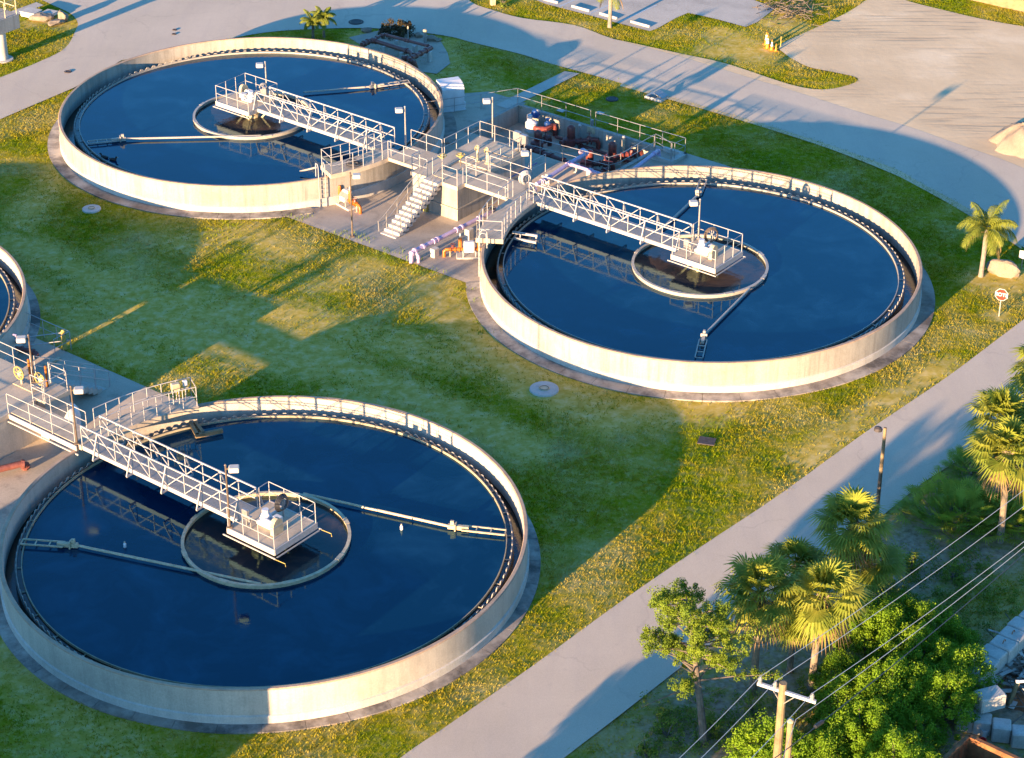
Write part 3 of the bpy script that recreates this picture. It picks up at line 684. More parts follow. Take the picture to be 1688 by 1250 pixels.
for u in (-1.0, .08):
    pts = [Vector((u, vt - run * (ns - 1 - i) - run * .5, z0 + rise * (i + 1))) for i in range(0, ns)]
    up = Vector((0, 0, .95))
    m.path([Vector((u, pts[0].y - .35, z0 + .35)), Vector((u, pts[0].y - .4, pts[0].z + .85))] + [p + up for p in pts] + [Vector((u, vt + .35, 3.0))], .026)
    m.path([p + up * .5 for p in pts], .022)
    for i in range(1, ns, 3): m.tube(pts[i] - Vector((0, 0, .1)), pts[i] + up, .03)
m.build('handrail', 'galv', sf)
m = MB(); Z = 2.05
m.rail([(-4.7, -1.16, Z), (-2.2, -1.16, Z)]); m.rail([(-2.24, -1.84, Z), (-1.05, -1.84, Z)]); m.rail([(-4.7, 1.0, Z), (-2.26, 1.0, Z)])
m.rail([(.12, -1.84, Z), (1.24, -1.84, Z), (1.24, -1.3, Z)]); m.rail([(1.4, -1.16, Z), (4.5, -1.16, Z)]); m.rail([(1.5, .94, Z), (4.6, .94, Z)])
m.rail([(-2.24, 1.2, Z), (-2.24, 4.64, Z), (1.24, 4.64, Z), (1.24, 1.1, Z)]); m.rail([(-2.24, -1.8, Z), (-2.24, -1.25, Z)])
m.rail([(-1.0, -1.4, Z), (-1.0, -.5, Z)], sp=.9); m.rail([(.35, .1, 1.98), (1.1, .1, 1.98)], sp=.8)
m.rail([(1.35, 4.9, .15), (1.35, 6.6, .15)], sp=1.2)
m.build('guardrail', 'white', ch)
m = MB(); plank(m, -1.5, -1.0, -2.05, -1.86, -.42, 1.0); m.build('sluice_panel', 'yellow', ch)
for (u, v) in ((-1.25, -.2), (-.45, .55)):
    s = MB().tube((u, v, 2.04), (u, v, 2.75), .035).build('valve_stem', 'bronze', ch)
    m = MB().path([(u + .26 * cos(a), v + .26 * sin(a), 2.78) for a in np.linspace(0, 2 * PI, 15)], .028, 5)
    for a in (0, PI / 2): m.beam((u - .25 * cos(a), v - .25 * sin(a), 2.78), (u + .25 * cos(a), v + .25 * sin(a), 2.78), .04, .03)
    m.spin([(.1, 2.60), (.14, 2.72), (.07, 2.84)], (u, v, 0), 10); m.build('hand_wheel', 'yellow', s)
for (u, v) in ((-.1, 1.75), (.55, 1.85)):
    s = MB().tube((u, v, 2.04), (u, v, 2.95), .075, n=10).spin([(.16, 2.05), (.16, 2.1), (.08, 2.16)], (u, v, 0), 10).spin([(.11, 2.9), (.14, 3.02), (.05, 3.12)], (u, v, 0), 10).build('valve_pedestal', 'cream', ch)
    MB().path([(u + .02, v - .16 + .14 * cos(a), 2.96 + .14 * sin(a)) for a in np.linspace(0, 2 * PI, 13)], .02, 5).build('hand_wheel', 'yellow', s)
m = MB().box((.75, 4.55, 2.95), (.5, .3, .62), bev=.03).box((1.28, 4.5, 2.9), (.5, .3, .62), bev=.03).tube((.75, 4.6, 2.04), (.75, 4.6, 2.7), .03).tube((1.28, 4.55, 2.04), (1.28, 4.55, 2.7), .03)
m.tube((.6, 4.5, 2.1), (1.5, 4.45, 2.35), .05); m.tube((1.0, 4.45, 2.05), (1.0, 4.45, 2.6), .05); m.build('control_cabinet', 'galv', ch)
m = MB().path([(1.42, .4, .9), (1.42, 3.2, .95), (1.45, 5.6, 1.0)], .05, 8); m.build('water_line', 'blue', ch)

# launder outlet box under the walkway of the far left tank
m = MB()
# hose coils and other small things on the decks
def coil(label, c, ax, rad, mat, n=4):
    t = thing('hose_coil', label, 'hose', c, 0); m = MB(); ax = Vector(ax).normalized(); x = ax.cross(Vector((0, 0, 1))).normalized(); y = x.cross(ax)
    for k in range(n):
        r = rad * (1 - .09 * k); o = ax * (.05 * (k - n / 2))
        m.path([o + x * r * cos(a) + y * r * 1.05 * sin(a) for a in np.linspace(0, 2 * PI, 21)], .035, 5)
    m.build('hose', mat, t)
    MB().tube((0, 0, -rad - .35), (0, 0, rad * .9), .035).box((0, 0, 0), (.1, .1, .3)).build('reel_post', 'galv', t); return t
coil('white hose coil hanging on the rail where the right bridge starts', at(867, 294, 2.75), (.5, -1, 0), .40, 'white', 5)
coil('black hose coil on the rear rail of the right drive platform', at(1173, 388, 2.65), (.4, -1, 0), .42, 'bronze', 3)
coil('black hose coil on the rear rail of the near left drive platform', at(466, 830, 2.75), (.8, -.6, 0), .40, 'cable', 4)
coil('small hose coil beside the lamp on the far left drive platform', at(434, 144, 2.7), (.4, -1, 0), .24, 'galv', 2)
def ground_hose(label, c, rad, turns, mat):
    m = MB(); c = Vector(c); pts = []
    for i in range(turns * 14):
        a = 2 * PI * i / 14; r = rad * (.75 + .25 * sin(a * .37)); pts.append((c.x + r * cos(a) * 1.2, c.y + r * sin(a), c.z + .03 + .05 * i / 14))
    o = m.path(pts, .025, 5).build('hose', mat, None, org=c); return tag(o, label, 'hose')
ground_hose('dark hose heaped on the curved walkway of the far left tank', at(584, 272, 2.05), .42, 5, 'cable')
ground_hose('dark hose heaped on the curved walkway of the right tank', at(808, 348, 2.05), .3, 4, 'cable')
# ------------------------------------------------------------------ valve chamber, walks and pad of the lower left pair of tanks (local u, v from the near left tank)
lc = thing('valve_chamber', 'concrete valve chamber with yellow hand wheels at the left frame edge', 'chamber', TC, TH)
m = MB(); plank(m, -21.5, -16.35, -7.0, 1.0, -.9, 1.80); plank(m, -21.5, -15.75, 1.003, 2.55, -.9, 1.80); m.build('wall', 'conc_c', lc)
m = MB(); plank(m, -21.55, -16.30, -7.05, .95, 1.803, 2.05); plank(m, -21.55, -15.70, .953, 2.6, 1.803, 2.05)
plank(m, -16.298, -11.33, -.66, .60, 1.80, 2.048); m.build('deck', 'deck', lc)
for a in ((-18.4, -17.0, 1.25, 1.7, 2.052, 2.09), (-18.6, -17.5, -2.6, -1.6, 2.052, 2.08)):
    m = MB(); plank(m, *a); m.build('floor_plate', 'cream', lc)
m = MB(); m.beam((-16.3, -.8, 1.9), (-11.5, -.8, 1.9), .06, .26); m.beam((-16.3, -.9, 1.66), (-11.3, -.9, 1.66), .06, .06); m.build('edge_channel', 'white', lc)
m = MB(); Z = 2.05
m.rail([(-16.5, -6.9, Z), (-16.38, -.75, Z), (-11.7, -.70, Z)]); m.rail([(-15.9, 1.05, Z), (-15.9, .43, Z), (-12.1, .43, Z)])
m.rail([(-21, 2.5, Z), (-18.4, 2.5, Z)]); m.rail([(-17.0, 2.5, Z), (-15.78, 2.5, Z), (-15.78, 1.05, Z)]); m.rail([(-16.9, 1.2, Z), (-15.9, 1.2, Z)], sp=.9); m.rail([(-19.6, -3, Z), (-18.3, -3, Z), (-18.3, -1.4, Z)], sp=1.1)
m.build('guardrail', 'white', lc)
for (u, v) in ((-18.0, 1.5), (-16.75, 1.75)):
    s = MB().tube((u, v, 2.04), (u, v, 2.75), .05, n=8).spin([(.13, 2.55), (.17, 2.7), (.10, 2.86)], (u, v, 0), 10).build('valve_stem', 'cream', lc)
    m = MB().path([(u + .34 * cos(a), v - .12, 2.74 + .34 * sin(a)) for a in np.linspace(0, 2 * PI, 17)], .03, 5)
    for a in (0, PI / 3, 2 * PI / 3): m.beam((u - .33 * cos(a), v - .12, 2.74 - .33 * sin(a)), (u + .33 * cos(a), v - .12, 2.74 + .33 * sin(a)), .035, .03)
    m.build('hand_wheel', 'yellow', s)
m = MB()
for (u, v) in ((-18.05, 2.1), (-16.85, 2.15)): m.tube((u, v, 2.04), (u, v, 3.2), .06, n=8)
m.build('valve_riser', 'orange', lc)
# ramp down to the pad with its rails
rp = MB(); n_ = 13
for k in range(n_):
    z_ = 2.03 - (2.2 / n_) * (k + 1); v_ = 2.62 + .29 * k; plank(rp, -18.25, -17.15, v_, v_ + .30, z_ - .32, z_)
rp = rp.build('stair_flight', 'conc_c', lc)
m = MB(); e_ = (2.62 + .29 * n_)
for u_ in (-18.22, -17.18): m.rail([(u_, 2.6, 2.03), (u_, e_, -.17)], sp=1.1)
m.build('handrail', 'white', rp)
t = thing('stair_rail', 'white railing round the sunken stairwell beside the yellow bollard', 'railing', at(70, 575, 0), TH)
m = MB(); m.rail([(-3.0, .9, 0), (1.25, .9, 0), (1.25, -.2, 0)], sp=1.2); m.path([(1.2, .85, 1.05), (-.9, -1.5, .9)], .025); m.path([(1.2, .85, .55), (-.9, -1.5, .4)], .025); m.build('rail', 'white', t)
MB().box((1.55, -.7, .06), (.2, 1.0, .12)).build('kerb', 'cream', t)
def pipe_run(name, label, cat, pts, r, mat, flanges=(), supports=(), group=None, sup_mat='footing', fl=1.35):
    c = Vector(pts[0]); t = thing(name, label, cat, c, 0, group)
    P = [Vector(p) - c for p in pts]; m = MB().path(P, r, 10)
    m.build('pipe', mat, t, True)
    for k, u_ in flanges:
        a, b = P[k], P[k + 1]; q = a.lerp(b, u_); d_ = (b - a).normalized(); MB().tube(q - d_ * r * .45, q + d_ * r * .45, r * fl, n=10).build('flange', mat, t)
    for x, y, z0_, z1_, w in supports:
        MB().box((x - c.x, y - c.y, (z0_ + z1_) / 2 - c.z), (w, w * 1.3, z1_ - z0_), TH, .02).build('support', sup_mat, t)
    return t
c0 = at(-10, 782, .0)
pipe_run('drain_pipe', 'red oxide drain pipe with elbow lying on the pad at left edge', 'pipe', [c0 + Vector((-2, -.9, .15)), c0 + Vector((0, 0, .2)), at(34, 765, .25), at(41, 765, .22), at(43, 776, -.4)], .17, 'red', [(2, .5), (3, .3)])
pipe_run('drain_pipe', 'dark red pipe emerging below the wall of the left edge tank', 'pipe', [at(15, 573, .35), at(50, 578, .3), at(60, 583, .2), at(62, 590, -.4)], .13, 'red', [(0, .6), (1, .4)])
pipe_run('vent_pipe', 'lilac pipe climbing the outer wall of the left edge tank', 'pipe', [at(22, 552, 1.9), at(26, 552, 1.95), at(27, 560, 1.5), at(27, 566, .1)], .05, 'purple')
t = thing('bollard', 'yellow wooden bollard standing in the grass beside the left pad', 'bollard', at(107, 576, 0)); MB().box((0, 0, .55), (.24, .24, 1.1), .3, .03).spin([(.1, 1.08), (.06, 1.16)], n=8).build('post', 'yellow', t)
MB().box((0, 0, .95), (.26, .26, .05), .3).build('band', 'bronze', t)
t = thing('sign_plate', 'pale yellow sign plate on the wall of the left edge tank', 'sign', at(12, 558, .9)); MB().box((0, 0, 0), (.34, .03, .45), TH + .25).build('plate', 'cream', t)
t = thing('fibreglass_tank', 'pale domed tank under the walkway of the near left tank', 'tank', at(113, 703, -.2)); MB().spin([(.62, 0), (.66, .5), (.62, .9), (.45, 1.15), (.2, 1.25)], n=20).build('shell', 'whiteplastic', t, True); MB().spin([(.7, -.02), (.7, .06)], n=16).build('base', 'footing', t)
t = thing('equipment_cabinet', 'tan equipment cabinet with legs at the end of the near left curved walkway', 'cabinet', uv(-10.6, 4.9, 2.05, TC), R(25))
MB().box((0, 0, .95), (.42, .3, .42), bev=.03).build('housing', 'tan', t); MB().tube((-.15, 0, 0), (-.15, 0, .8), .03).tube((.15, 0, 0), (.15, 0, .8), .03).beam((-.2, 0, .72), (.2, 0, .72), .05, .05).build('stand', 'white', t)
t = thing('equipment_cabinet', 'white junction box on the rail end of the near left curved walkway', 'cabinet', uv(-10.45, 5.4, 2.05, TC), R(25)); MB().box((0, 0, 1.0), (.22, .15, .3), bev=.02).build('housing', 'whiteplastic', t); MB().tube((0, 0, 0), (0, 0, .9), .03).build('stand', 'white', t)

# ------------------------------------------------------------------ pump pit behind the central chamber
pit = thing('retaining_wall', 'low concrete wall round the sunken pump pit, railed along its back', 'wall', MID, TH)
m = MB(); plank(m, -6.55, 5.2, 13.72, 14.0, -1.6, .14); plank(m, -6.55, -6.27, 8.4, 13.718, -1.6, .14); plank(m, 4.72, 5.0, 9.2, 13.718, -1.6, .12); m.build('wall', 'conc', pit)
m = MB(); plank(m, 5.2, 6.9, 12.3, 12.5, -.5, .25); plank(m, 6.7, 6.9, 12.5, 14.0, -.5, .25); plank(m, 5.21, 6.9, 13.75, 14.0, -.5, .25); plank(m, 6.6, 7.0, 12.55, 13.7, .24, .30)
m.build('stairwell_kerb', 'footing', pit)
m = MB(); m.rail([(-9.9, 8.7, .0), (-8.0, 11.9, .0), (-6.5, 13.9, .14), (-.55, 13.9, .14)], sp=1.7); m.rail([(-.15, 13.9, .14), (6.8, 13.9, .2), (6.8, 12.7, .25)], sp=1.7)
m.rail([(4.86, 13.4, .12), (5.25, 13.2, .2), (6.6, 12.6, .25), (6.7, 12.55, .25)], sp=1.4); m.rail([(-2.1, 8.25, .0), (4.5, 8.9, .0), (4.9, 9.6, .1), (4.86, 13.3, .12)], sp=1.7)
m.rail([(-3.9, 5.2, -.3), (-2.2, 5.2, -.3)], sp=1.2)
m.build('guardrail', 'galv', pit)
def inpit(px, py, z): return at(px, py, z)
def pump_set(label, base, elbow, motor_h=1.0, mat='brown'):
    """base, elbow: ends of the pipe run; a vertical motor stands near the base"""
    c = Vector(base); t = thing('pump', label, 'pump', c, 0, 'oxide red pumps in the pit'); e = Vector(elbow) - c; e.z = 0
    d_ = e.normalized(); s_ = Vector((-d_.y, d_.x, 0)); h = .55; L = e.length
    m = MB(); m.spin([(.30, .25), (.42, .32), (.42, .72), (.25, .8)], (0, 0, 0), 14); m.path([Vector((0, 0, h)), d_ * .7 + Vector((0, 0, h))], .2, 10, [.22, .17]); m.path([-d_ * .1 + Vector((0, 0, h)), -d_ * .55 - s_ * .35 + Vector((0, 0, h))], .17, 10)
    m.build('casing', mat, t, True)
    m = MB(); m.path([d_ * .7 + Vector((0, 0, h)), d_ * (L - .35) + Vector((0, 0, h + .12)), d_ * (L - .1) + Vector((0, 0, h + .1)), d_ * L + Vector((0, 0, h - .15)), d_ * L + Vector((0, 0, -.05))], .155, 10)
    for k in (.75, 1.1, L * .62, L * .74): m.tube(d_ * k + Vector((0, 0, h + .02)), d_ * (k + .08) + Vector((0, 0, h + .02)), .24, n=10)
    m.build('pipe', mat, t, True)
    m = MB(); m.spin([(.16, .75), (.26, .86), (.26, .86 + motor_h * .6), (.2, .93 + motor_h * .62), (.08, 1.0 + motor_h * .62)], d_ * .12, 12)
    for a in range(4): m.beam(d_ * .12 + Vector((.24 * cos(a * 1.57), .24 * sin(a * 1.57), .6)), d_ * .12 + Vector((.24 * cos(a * 1.57), .24 * sin(a * 1.57), .95)), .05, .05)
    m.build('motor', mat, t, True)
    v_ = MB(); p = d_ * L * .68; v_.spin([(.13, h), (.2, h + .15), (.1, h + .35)], p, 8); v_.tube(p + Vector((0, 0, h + .3)), p + Vector((0, 0, h + .6)), .03); v_.path([p + Vector((.16 * cos(a), .16 * sin(a), h + .58)) for a in np.linspace(0, 2 * PI, 11)], .02, 4); v_.build('valve', mat, t)
    MB().box((0, 0, .1), (1.1, .9, .24), math.atan2(d_.y, d_.x), .02).build('plinth', 'deck', t)
    return t
pump_set('oxide red vertical pump in the middle of the sunken pit', at(938, 246, -1.1), at(986, 246, -1.1), 1.1)
pump_set('oxide red vertical pump at the right end of the sunken pit', at(1006, 274, -1.1), at(1058, 266, -1.1), 1.1)
pump_set('oxide red vertical pump at the front left of the sunken pit', at(885, 251, -1.1), at(906, 240, -1.1), .8)
pump_set('oxide red vertical pump in front of the header pipe, right of the lilac pipe', at(968, 282, -1.1), at(1010, 285, -1.1), .8)
pipe_run('pipe_header', 'thin oxide red pipe along the back floor of the pit', 'pipe', [at(916, 226, -.9), at(940, 234, -.9), at(1000, 254, -.9), at(1040, 268, -.9)], .10, 'brown', [(0, .5), (1, .3), (1, .6), (2, .4)])
c = at(876, 224, -1.1); t = thing('pump', 'white and blue horizontal pump at the left end of the pit', 'pump', c, 0)
e = at(915, 224, -1.1) - c; d_ = e.normalized(); h = .7; s_ = Vector((-d_.y, d_.x, 0))
MB().spin([(.34, .3), (.4, .4), (.4, .95), (.2, 1.1)], (0, 0, 0), 14).box((-.1, .1, 1.25), (.34, .3, .5), bev=.08).build('casing', 'whiteplastic', t, True)
MB().spin([(.12, 1.15), (.27, 1.25), (.3, 1.5), (.2, 1.7), (.05, 1.74)], (.25, .25, 0), 12).build('motor', 'blue', t, True)
MB().path([Vector((0, 0, h)), s_ * -.5 + d_ * .35 + Vector((0, 0, h)), s_ * -.55 + d_ * .9 + Vector((0, 0, h)), d_ * 1.35 + Vector((0, 0, h)), e * .8 + Vector((0, 0, h)), e * .98 + Vector((0, 0, h)), e + Vector((0, 0, h - .25)), e + Vector((0, 0, -.05))], .17, 10).build('pipe', 'brown', t, True)
MB().spin([(.22, h - .22), (.26, h), (.22, h + .24), (.1, h + .3), (.1, h + .45), (.16, h + .5)], e * .68, 12).build('valve', 'blue', t, True)
MB().box((.2, 0, .15), (1.6, .8, .32), math.atan2(d_.y, d_.x), .02).build('plinth', 'deck', t)
hd = [at(858, 241, -.5), at(872, 245, -.5), at(944, 272, -.5), at(992, 286, -.5), at(1003, 280, -.5)]
pipe_run('pipe_header', 'thick oxide red header pipe along the front of the pit', 'pipe', hd, .20, 'brown', [(0, .5), (1, .12), (1, .3), (1, .5), (1, .78), (2, .2), (2, .6), (3, .4)], [(at(905, 258, -.5).x, at(905, 258, -.5).y, -1.1, -.65, .35)])
for lb, px, py, hh in (('white capped steel post at the left end of the pit', 886, 222, 1.6), ('grey steel post in the middle of the pit', 955, 244, 1.5), ('white capped steel post at the right end of the pit', 1027, 266, 1.6)):
    t = thing('valve_post', lb, 'post', at(px, py, -1.1), 0); MB().tube((0, 0, 0), (0, 0, hh), .085, n=10).spin([(.16, 0), (.16, .05)], n=10).build('post', 'cream' if 'white' in lb else 'galv', t); MB().spin([(.1, hh), (.12, hh + .05), (.07, hh + .16)], n=10).build('cap', 'galv', t)
t = thing('sign_plate', 'pale green notice hanging on the back wall of the pit', 'sign', uv(-.35, 13.70, -.05), TH); MB().box((0, 0, 0), (.6, .03, .42)).build('plate', 'cream', t); MB().box((0, .1, .5), (.22, .16, .45), bev=.04).build('junction_box', 'galv', t)
# lilac reclaimed water pipes
zp = .62; run_ = [uv(2.86, -7.98, -.05), uv(2.86, -7.98, .52), uv(2.86, -7.85, zp), uv(2.88, -7.6, zp), uv(3.15, .0, zp), uv(3.2, 3.2, zp)]
pipe_run('water_pipe', 'long lilac water pipe rising at the lawn and passing under the right walkway', 'pipe', run_, .13, 'purple', [(1, .3), (2, .7), (3, .08), (3, .2), (3, .24), (3, .46), (3, .52), (3, .72), (4, .3)],
         [(uv(3.35, -6.5, 0).x, uv(3.35, -6.5, 0).y, -.3, zp - .13, .34), (uv(3.3, -3.3, 0).x, uv(3.3, -3.3, 0).y, -.5, zp - .13, .34), (uv(3.6, -.9, 0).x, uv(3.6, -.9, 0).y, -.5, zp - .13, .34)])
pipe_run('water_pipe', 'short lilac pipe stub with valve beside the lawn end riser', 'pipe', [uv(3.2, -7.75, 0), uv(3.2, -7.75, .4), uv(3.0, -7.7, .55)], .09, 'purple', [(0, .8)])
run_ = [at(884, 304, .62), at(896, 298, .62), at(938, 270, .62), at(962, 256, .62), at(968, 252, .62), at(962, 248, .55), at(957, 250, .3), at(956, 254, -.9)]
pipe_run('water_pipe', 'lilac pipe crossing from the right bridge into the pump pit', 'pipe', run_, .13, 'purple', [(0, .8), (1, .1), (1, .95), (2, .1), (3, .5), (5, .3)], [(at(905, 299, .0).x, at(905, 299, .0).y, -.4, .50, .3)])
pipe_run('water_pipe', 'bright lilac branch pipe running towards the rim of the right tank', 'pipe', [at(939, 270, .62), at(950, 274, .62), at(990, 287, .62), at(1010, 296, .5)], .11, 'purple', [(0, .4), (1, .6)], [(at(950, 280, .1).x, at(950, 280, .1).y, -.4, .5, .3), (at(972, 287, .1).x, at(972, 287, .1).y, -.4, .45, .3)])
pipe_run('water_pipe', 'lilac pipe with downturned end behind the right tank', 'pipe', [at(1020, 298, .5), at(1070, 260, .5), at(1083, 250, .5), at(1086, 250, .4), at(1086, 262, .0)], .13, 'purple', [(1, .6), (2, .5)])

# orange pumps on the front pad
def orange_pump(label, c, rz):
    t = thing('pump', label, 'pump', c, rz, 'orange pumps on the front pad')
    MB().box((0, 0, .06), (1.3, .75, .16), bev=.02).build('plinth', 'footing', t)
    m = MB(); m.path([(-1.35, 0, -.05), (-1.35, 0, .42), (-1.25, 0, .52), (-.4, 0, .52), (.4, 0, .50), (1.1, 0, .46)], .10, 10)
    for x in (-1.0, -.75, -.5, .55, .85): m.tube((x, 0, .51), (x + .06, 0, .51), .17, n=10)
    m.build('pipe', 'orange', t, True)
    m = MB().spin([(.11, .5), (.11, 1.15), (.08, 1.25)], (-.42, .05, 0), 10).spin([(.11, .5), (.11, 1.1), (.08, 1.2)], (.62, .05, 0), 10); m.build('air_chamber', 'orange', t, True)
    MB().spin([(.03, 1.22), (.06, 1.27), (.06, 1.4), (.02, 1.5)], (-.42, .05, 0), 8).build('gauge', 'white', t)
    m = MB().box((.08, -.12, .72), (.62, .34, .66), bev=.05).box((.08, .12, .55), (.5, .4, .3), bev=.04); m.build('drive_housing', 'whiteplastic', t)
    m = MB()
    for x in (-.28, .44):
        for y in (-.3, .3): m.beam((x, y, .1), (x, y, .46), .05, .05)
        m.beam((x, -.3, .45), (x, .3, .45), .05, .05)
    m.build('stand', 'white', t)
    MB().tube((-1.0, 0, -.0), (-1.0, 0, .45), .05).spin([(.16, 0), (.16, .05)], (-1.0, 0, 0), 10).build('support', 'cream', t)
    MB().spin([(.08, .55), (.12, .66), (.06, .8)], (-.85, 0, 0), 10).path([(-.85 + .14 * cos(a), .14 * sin(a), .84) for a in np.linspace(0, 2 * PI, 11)], .02, 4).build('valve', 'brown', t)
    return t
orange_pump('orange pump with white drive housing beside the wall of the right tank', at(771, 424, -.12), TH + R(42))
p1_ = orange_pump('orange pump with grey hood in front of the far left tank', at(572, 341, -.15), TH + R(-12)); p1_.rotation_euler[2] += PI
m = MB(); m.add([(-.4, -.32, .62), (.45, -.32, .62), (.45, .32, .62), (-.4, .32, .62), (-.4, 0, .98), (.45, 0, .98)], [(0, 1, 5, 4), (2, 3, 4, 5), (0, 4, 3), (1, 2, 5), (3, 2, 1, 0)]); m.build('hood', 'galv', p1_)
# white enclosure, risers and red pipework behind the far left tank
t = thing('enclosure', 'white fibreglass enclosure with curved roof behind the far left tank', 'enclosure', at(729.5, 186, 0), R(20))
m = MB(); prof = [(0, 0), (0, 1.52), (.12, 1.68), (.36, 1.80), (.75, 1.86), (1.25, 1.86), (1.25, 0)]
w_ = 1.52; k = len(prof); m.add([(x, y, z) for x in (0, w_) for y, z in prof], [tuple(range(k)), tuple(range(k, 2 * k))[::-1]] + [(i, k + i, k + (i + 1) % k, (i + 1) % k) for i in range(k)]); m.build('shell', 'whiteplastic', t)
MB().box((w_ / 2, .6, .06), (w_ + .16, 1.4, .12), bev=.02).build('base', 'whiteplastic', t); MB().box((w_ + .06, .25, .3), (.14, .25, .4), bev=.03).build('vent', 'whiteplastic', t)
zr = .85
def posts(pxs): return [(at(x, y, zr).x, at(x, y, zr).y, 0, zr - .08, .26) for x, y in pxs]
pipe_run('pipe_manifold', 'thick red oxide pipe, front run of the pipework behind the far left tank', 'pipe', [at(596, 74, zr), at(611, 67, zr), at(617, 67, zr), at(676, 86, zr), at(681, 91, zr)], .17, 'red', [(0, .3), (0, .7), (1, .5), (2, .04), (2, .9)], posts([(634, 74), (663, 84)]), 'red pipes behind the far left tank')
pipe_run('pipe_manifold', 'thin red oxide pipe, rear run of the pipework behind the far left tank', 'pipe', [at(600, 73, zr), at(626, 60, zr), at(634, 57, zr), at(641, 59, zr), at(710, 77, zr), at(712, 80, zr)], .11, 'red', [(0, .4), (0, .8), (1, .4), (2, .6), (3, .4), (3, .47), (3, .93)], posts([(655, 64), (684, 73)]), 'red pipes behind the far left tank')
pipe_run('pipe_manifold', 'red oxide elbowed pipe, right end of the pipework behind the far left tank', 'pipe', [at(664, 95, zr), at(674, 98, zr), at(697, 86, zr), at(711, 79, zr)], .16, 'red', [(0, .5), (1, .2), (1, .5), (1, .85), (2, .4)], posts([(708, 83)]), 'red pipes behind the far left tank')
pipe_run('pipe_manifold', 'red oxide pipe descending against the wall of the far left tank', 'pipe', [at(673, 98, zr), at(680, 101, zr), at(685, 108, .5), at(687, 116, .1)], .16, 'red', [(0, .5), (1, .4)], (), 'red pipes behind the far left tank')
for lb, px, py, hh, r_ in (('white topped riser post behind the red pipework', 701, 72, .95, .12), ('thin white riser behind the red pipework', 673, 68, 1.0, .05)):
    t = thing('riser_post', lb, 'post', at(px, py, 0)); MB().tube((0, 0, 0), (0, 0, hh), r_, n=10).build('post', 'galv', t); MB().spin([(r_ * 1.2, hh - .12), (r_ * 1.2, hh + .06), (r_ * .8, hh + .1)], n=10).build('cap', 'cream', t)
# the upper left structure: deck on a round column
t = thing('tank_stand', 'raised concrete deck on a round column at the upper left corner', 'platform', at(4, 98, 0), TH)
MB().tube((0, 0, 0), (0, 0, 2.0), .42, n=20).spin([(.75, -.05), (.75, .05)], n=18).build('column', 'footing', t, True)
MB().box((-2.5, .35, 2.5), (6.0, 2.2, 1.0)).build('beam', 'conc', t)
MB().rail([(-3, 1.35, 3.0), (.4, 1.35, 3.0), (.4, -.65, 3.0), (-3, -.65, 3.0)], sp=1.3, r=.035).build('guardrail', 'cream', t)
# ------------------------------------------------------------------ palms, trees and shrubs
def rot_to(d):
    d = Vector(d).normalized(); up = Vector((0, 0, 1)) if abs(d.z) < .97 else Vector((1, 0, 0))
    x = d.cross(up).normalized(); n = x.cross(d).normalized(); return d, x, n
def fan(mb, base, d, pet, rad, rnd, nseg=20, droop=.35, spread=125):
    """one palmetto frond: stalk, then a fan of narrow leaf blades"""
    d, x, n = rot_to(d); base = Vector(base); hub = base + d * pet + Vector((0, 0, -pet * pet * .10))
    mb.beam(base, hub, .035, .02); d2 = (d + Vector((0, 0, -.22 * pet))).normalized(); d2, x, n = rot_to(d2)
    for i in range(nseg):
        a = R(-spread + 2 * spread * i / (nseg - 1)); L = rad * (.72 + .28 * cos(a)) * rnd.uniform(.88, 1.08)
        v = (d2 * cos(a) + x * sin(a) + n * (.16 * abs(sin(a)) + rnd.uniform(-.05, .05))).normalized(); s = v.cross(n).normalized()
        m_ = hub + v * L * .55 + Vector((0, 0, -droop * .12 * L)); tp = hub + v * L + Vector((0, 0, -droop * L * rnd.uniform(.7, 1.3)))
        w = .038 * rad / .9; b0 = hub + v * .03
        mb.add([b0 - s * .008, b0 + s * .008, m_ + s * w, m_ - s * w, tp], [(0, 1, 2, 3), (3, 2, 4)])
def sabal(label, base, h, seed, crown=1.0, lean=(0, 0), nf=40):
    rnd = random.Random(seed); t = thing('sabal_palm', label, 'palm tree', base, rnd.uniform(0, 6), 'sabal palms beside the lower road')
    top = Vector((lean[0], lean[1], h)); tr = MB()
    pts = [Vector((lean[0] * f * f, lean[1] * f * f, -.1 + (h + .1) * f)) for f in np.linspace(0, 1, 9)]
    tr.path(pts, .15, 10, [.21, .17, .155, .15, .15, .155, .17, .19, .15])
    for i in range(46):
        f = rnd.uniform(.55, 1.0); a = rnd.uniform(0, 6.28); p = Vector((lean[0] * f * f, lean[1] * f * f, h * f)); o = Vector((cos(a), sin(a), 0)) * .15
        tr.beam(p + o, p + o * 1.9 + Vector((0, 0, .22)), .07, .03)
    tr.build('trunk', 'palmbark', t)
    c = MB(); dr = MB()
    for i in range(nf):
        f = (i + .5) / nf; el = R(84 - 108 * f ** 1.1 + rnd.uniform(-14, 14)); az = i * 2.39996 + rnd.uniform(-.6, .6)
        d = Vector((cos(az) * cos(el), sin(az) * cos(el), sin(el)))
        fan(c, top + Vector((0, 0, -.05)), d, rnd.uniform(.5, .92) * crown, rnd.uniform(.70, .88) * crown, rnd, 22, .25 + .3 * f, 118)
    for i in range(9):
        az = rnd.uniform(0, 6.28); el = R(rnd.uniform(-62, -35)); d = Vector((cos(az) * cos(el), sin(az) * cos(el), sin(el)))
        fan(dr, top + Vector((0, 0, -.15)), d, .6 * crown, .7 * crown, rnd, 14, .6, 70)
    c.build('crown', 'palmleaf', t); dr.build('dead_fronds', 'palmdry', t); return t
s1 = sabal('tall sabal palm with bare trunk, leftmost of the group by the utility pole', at(1241, 1142), 4.9, 1, 1.38, (.25, .1))
s2 = sabal('sunlit sabal palm with hanging lower fronds just above the crossarm', at(1337, 1142), 4.9, 2, 1.36, (.15, .1))
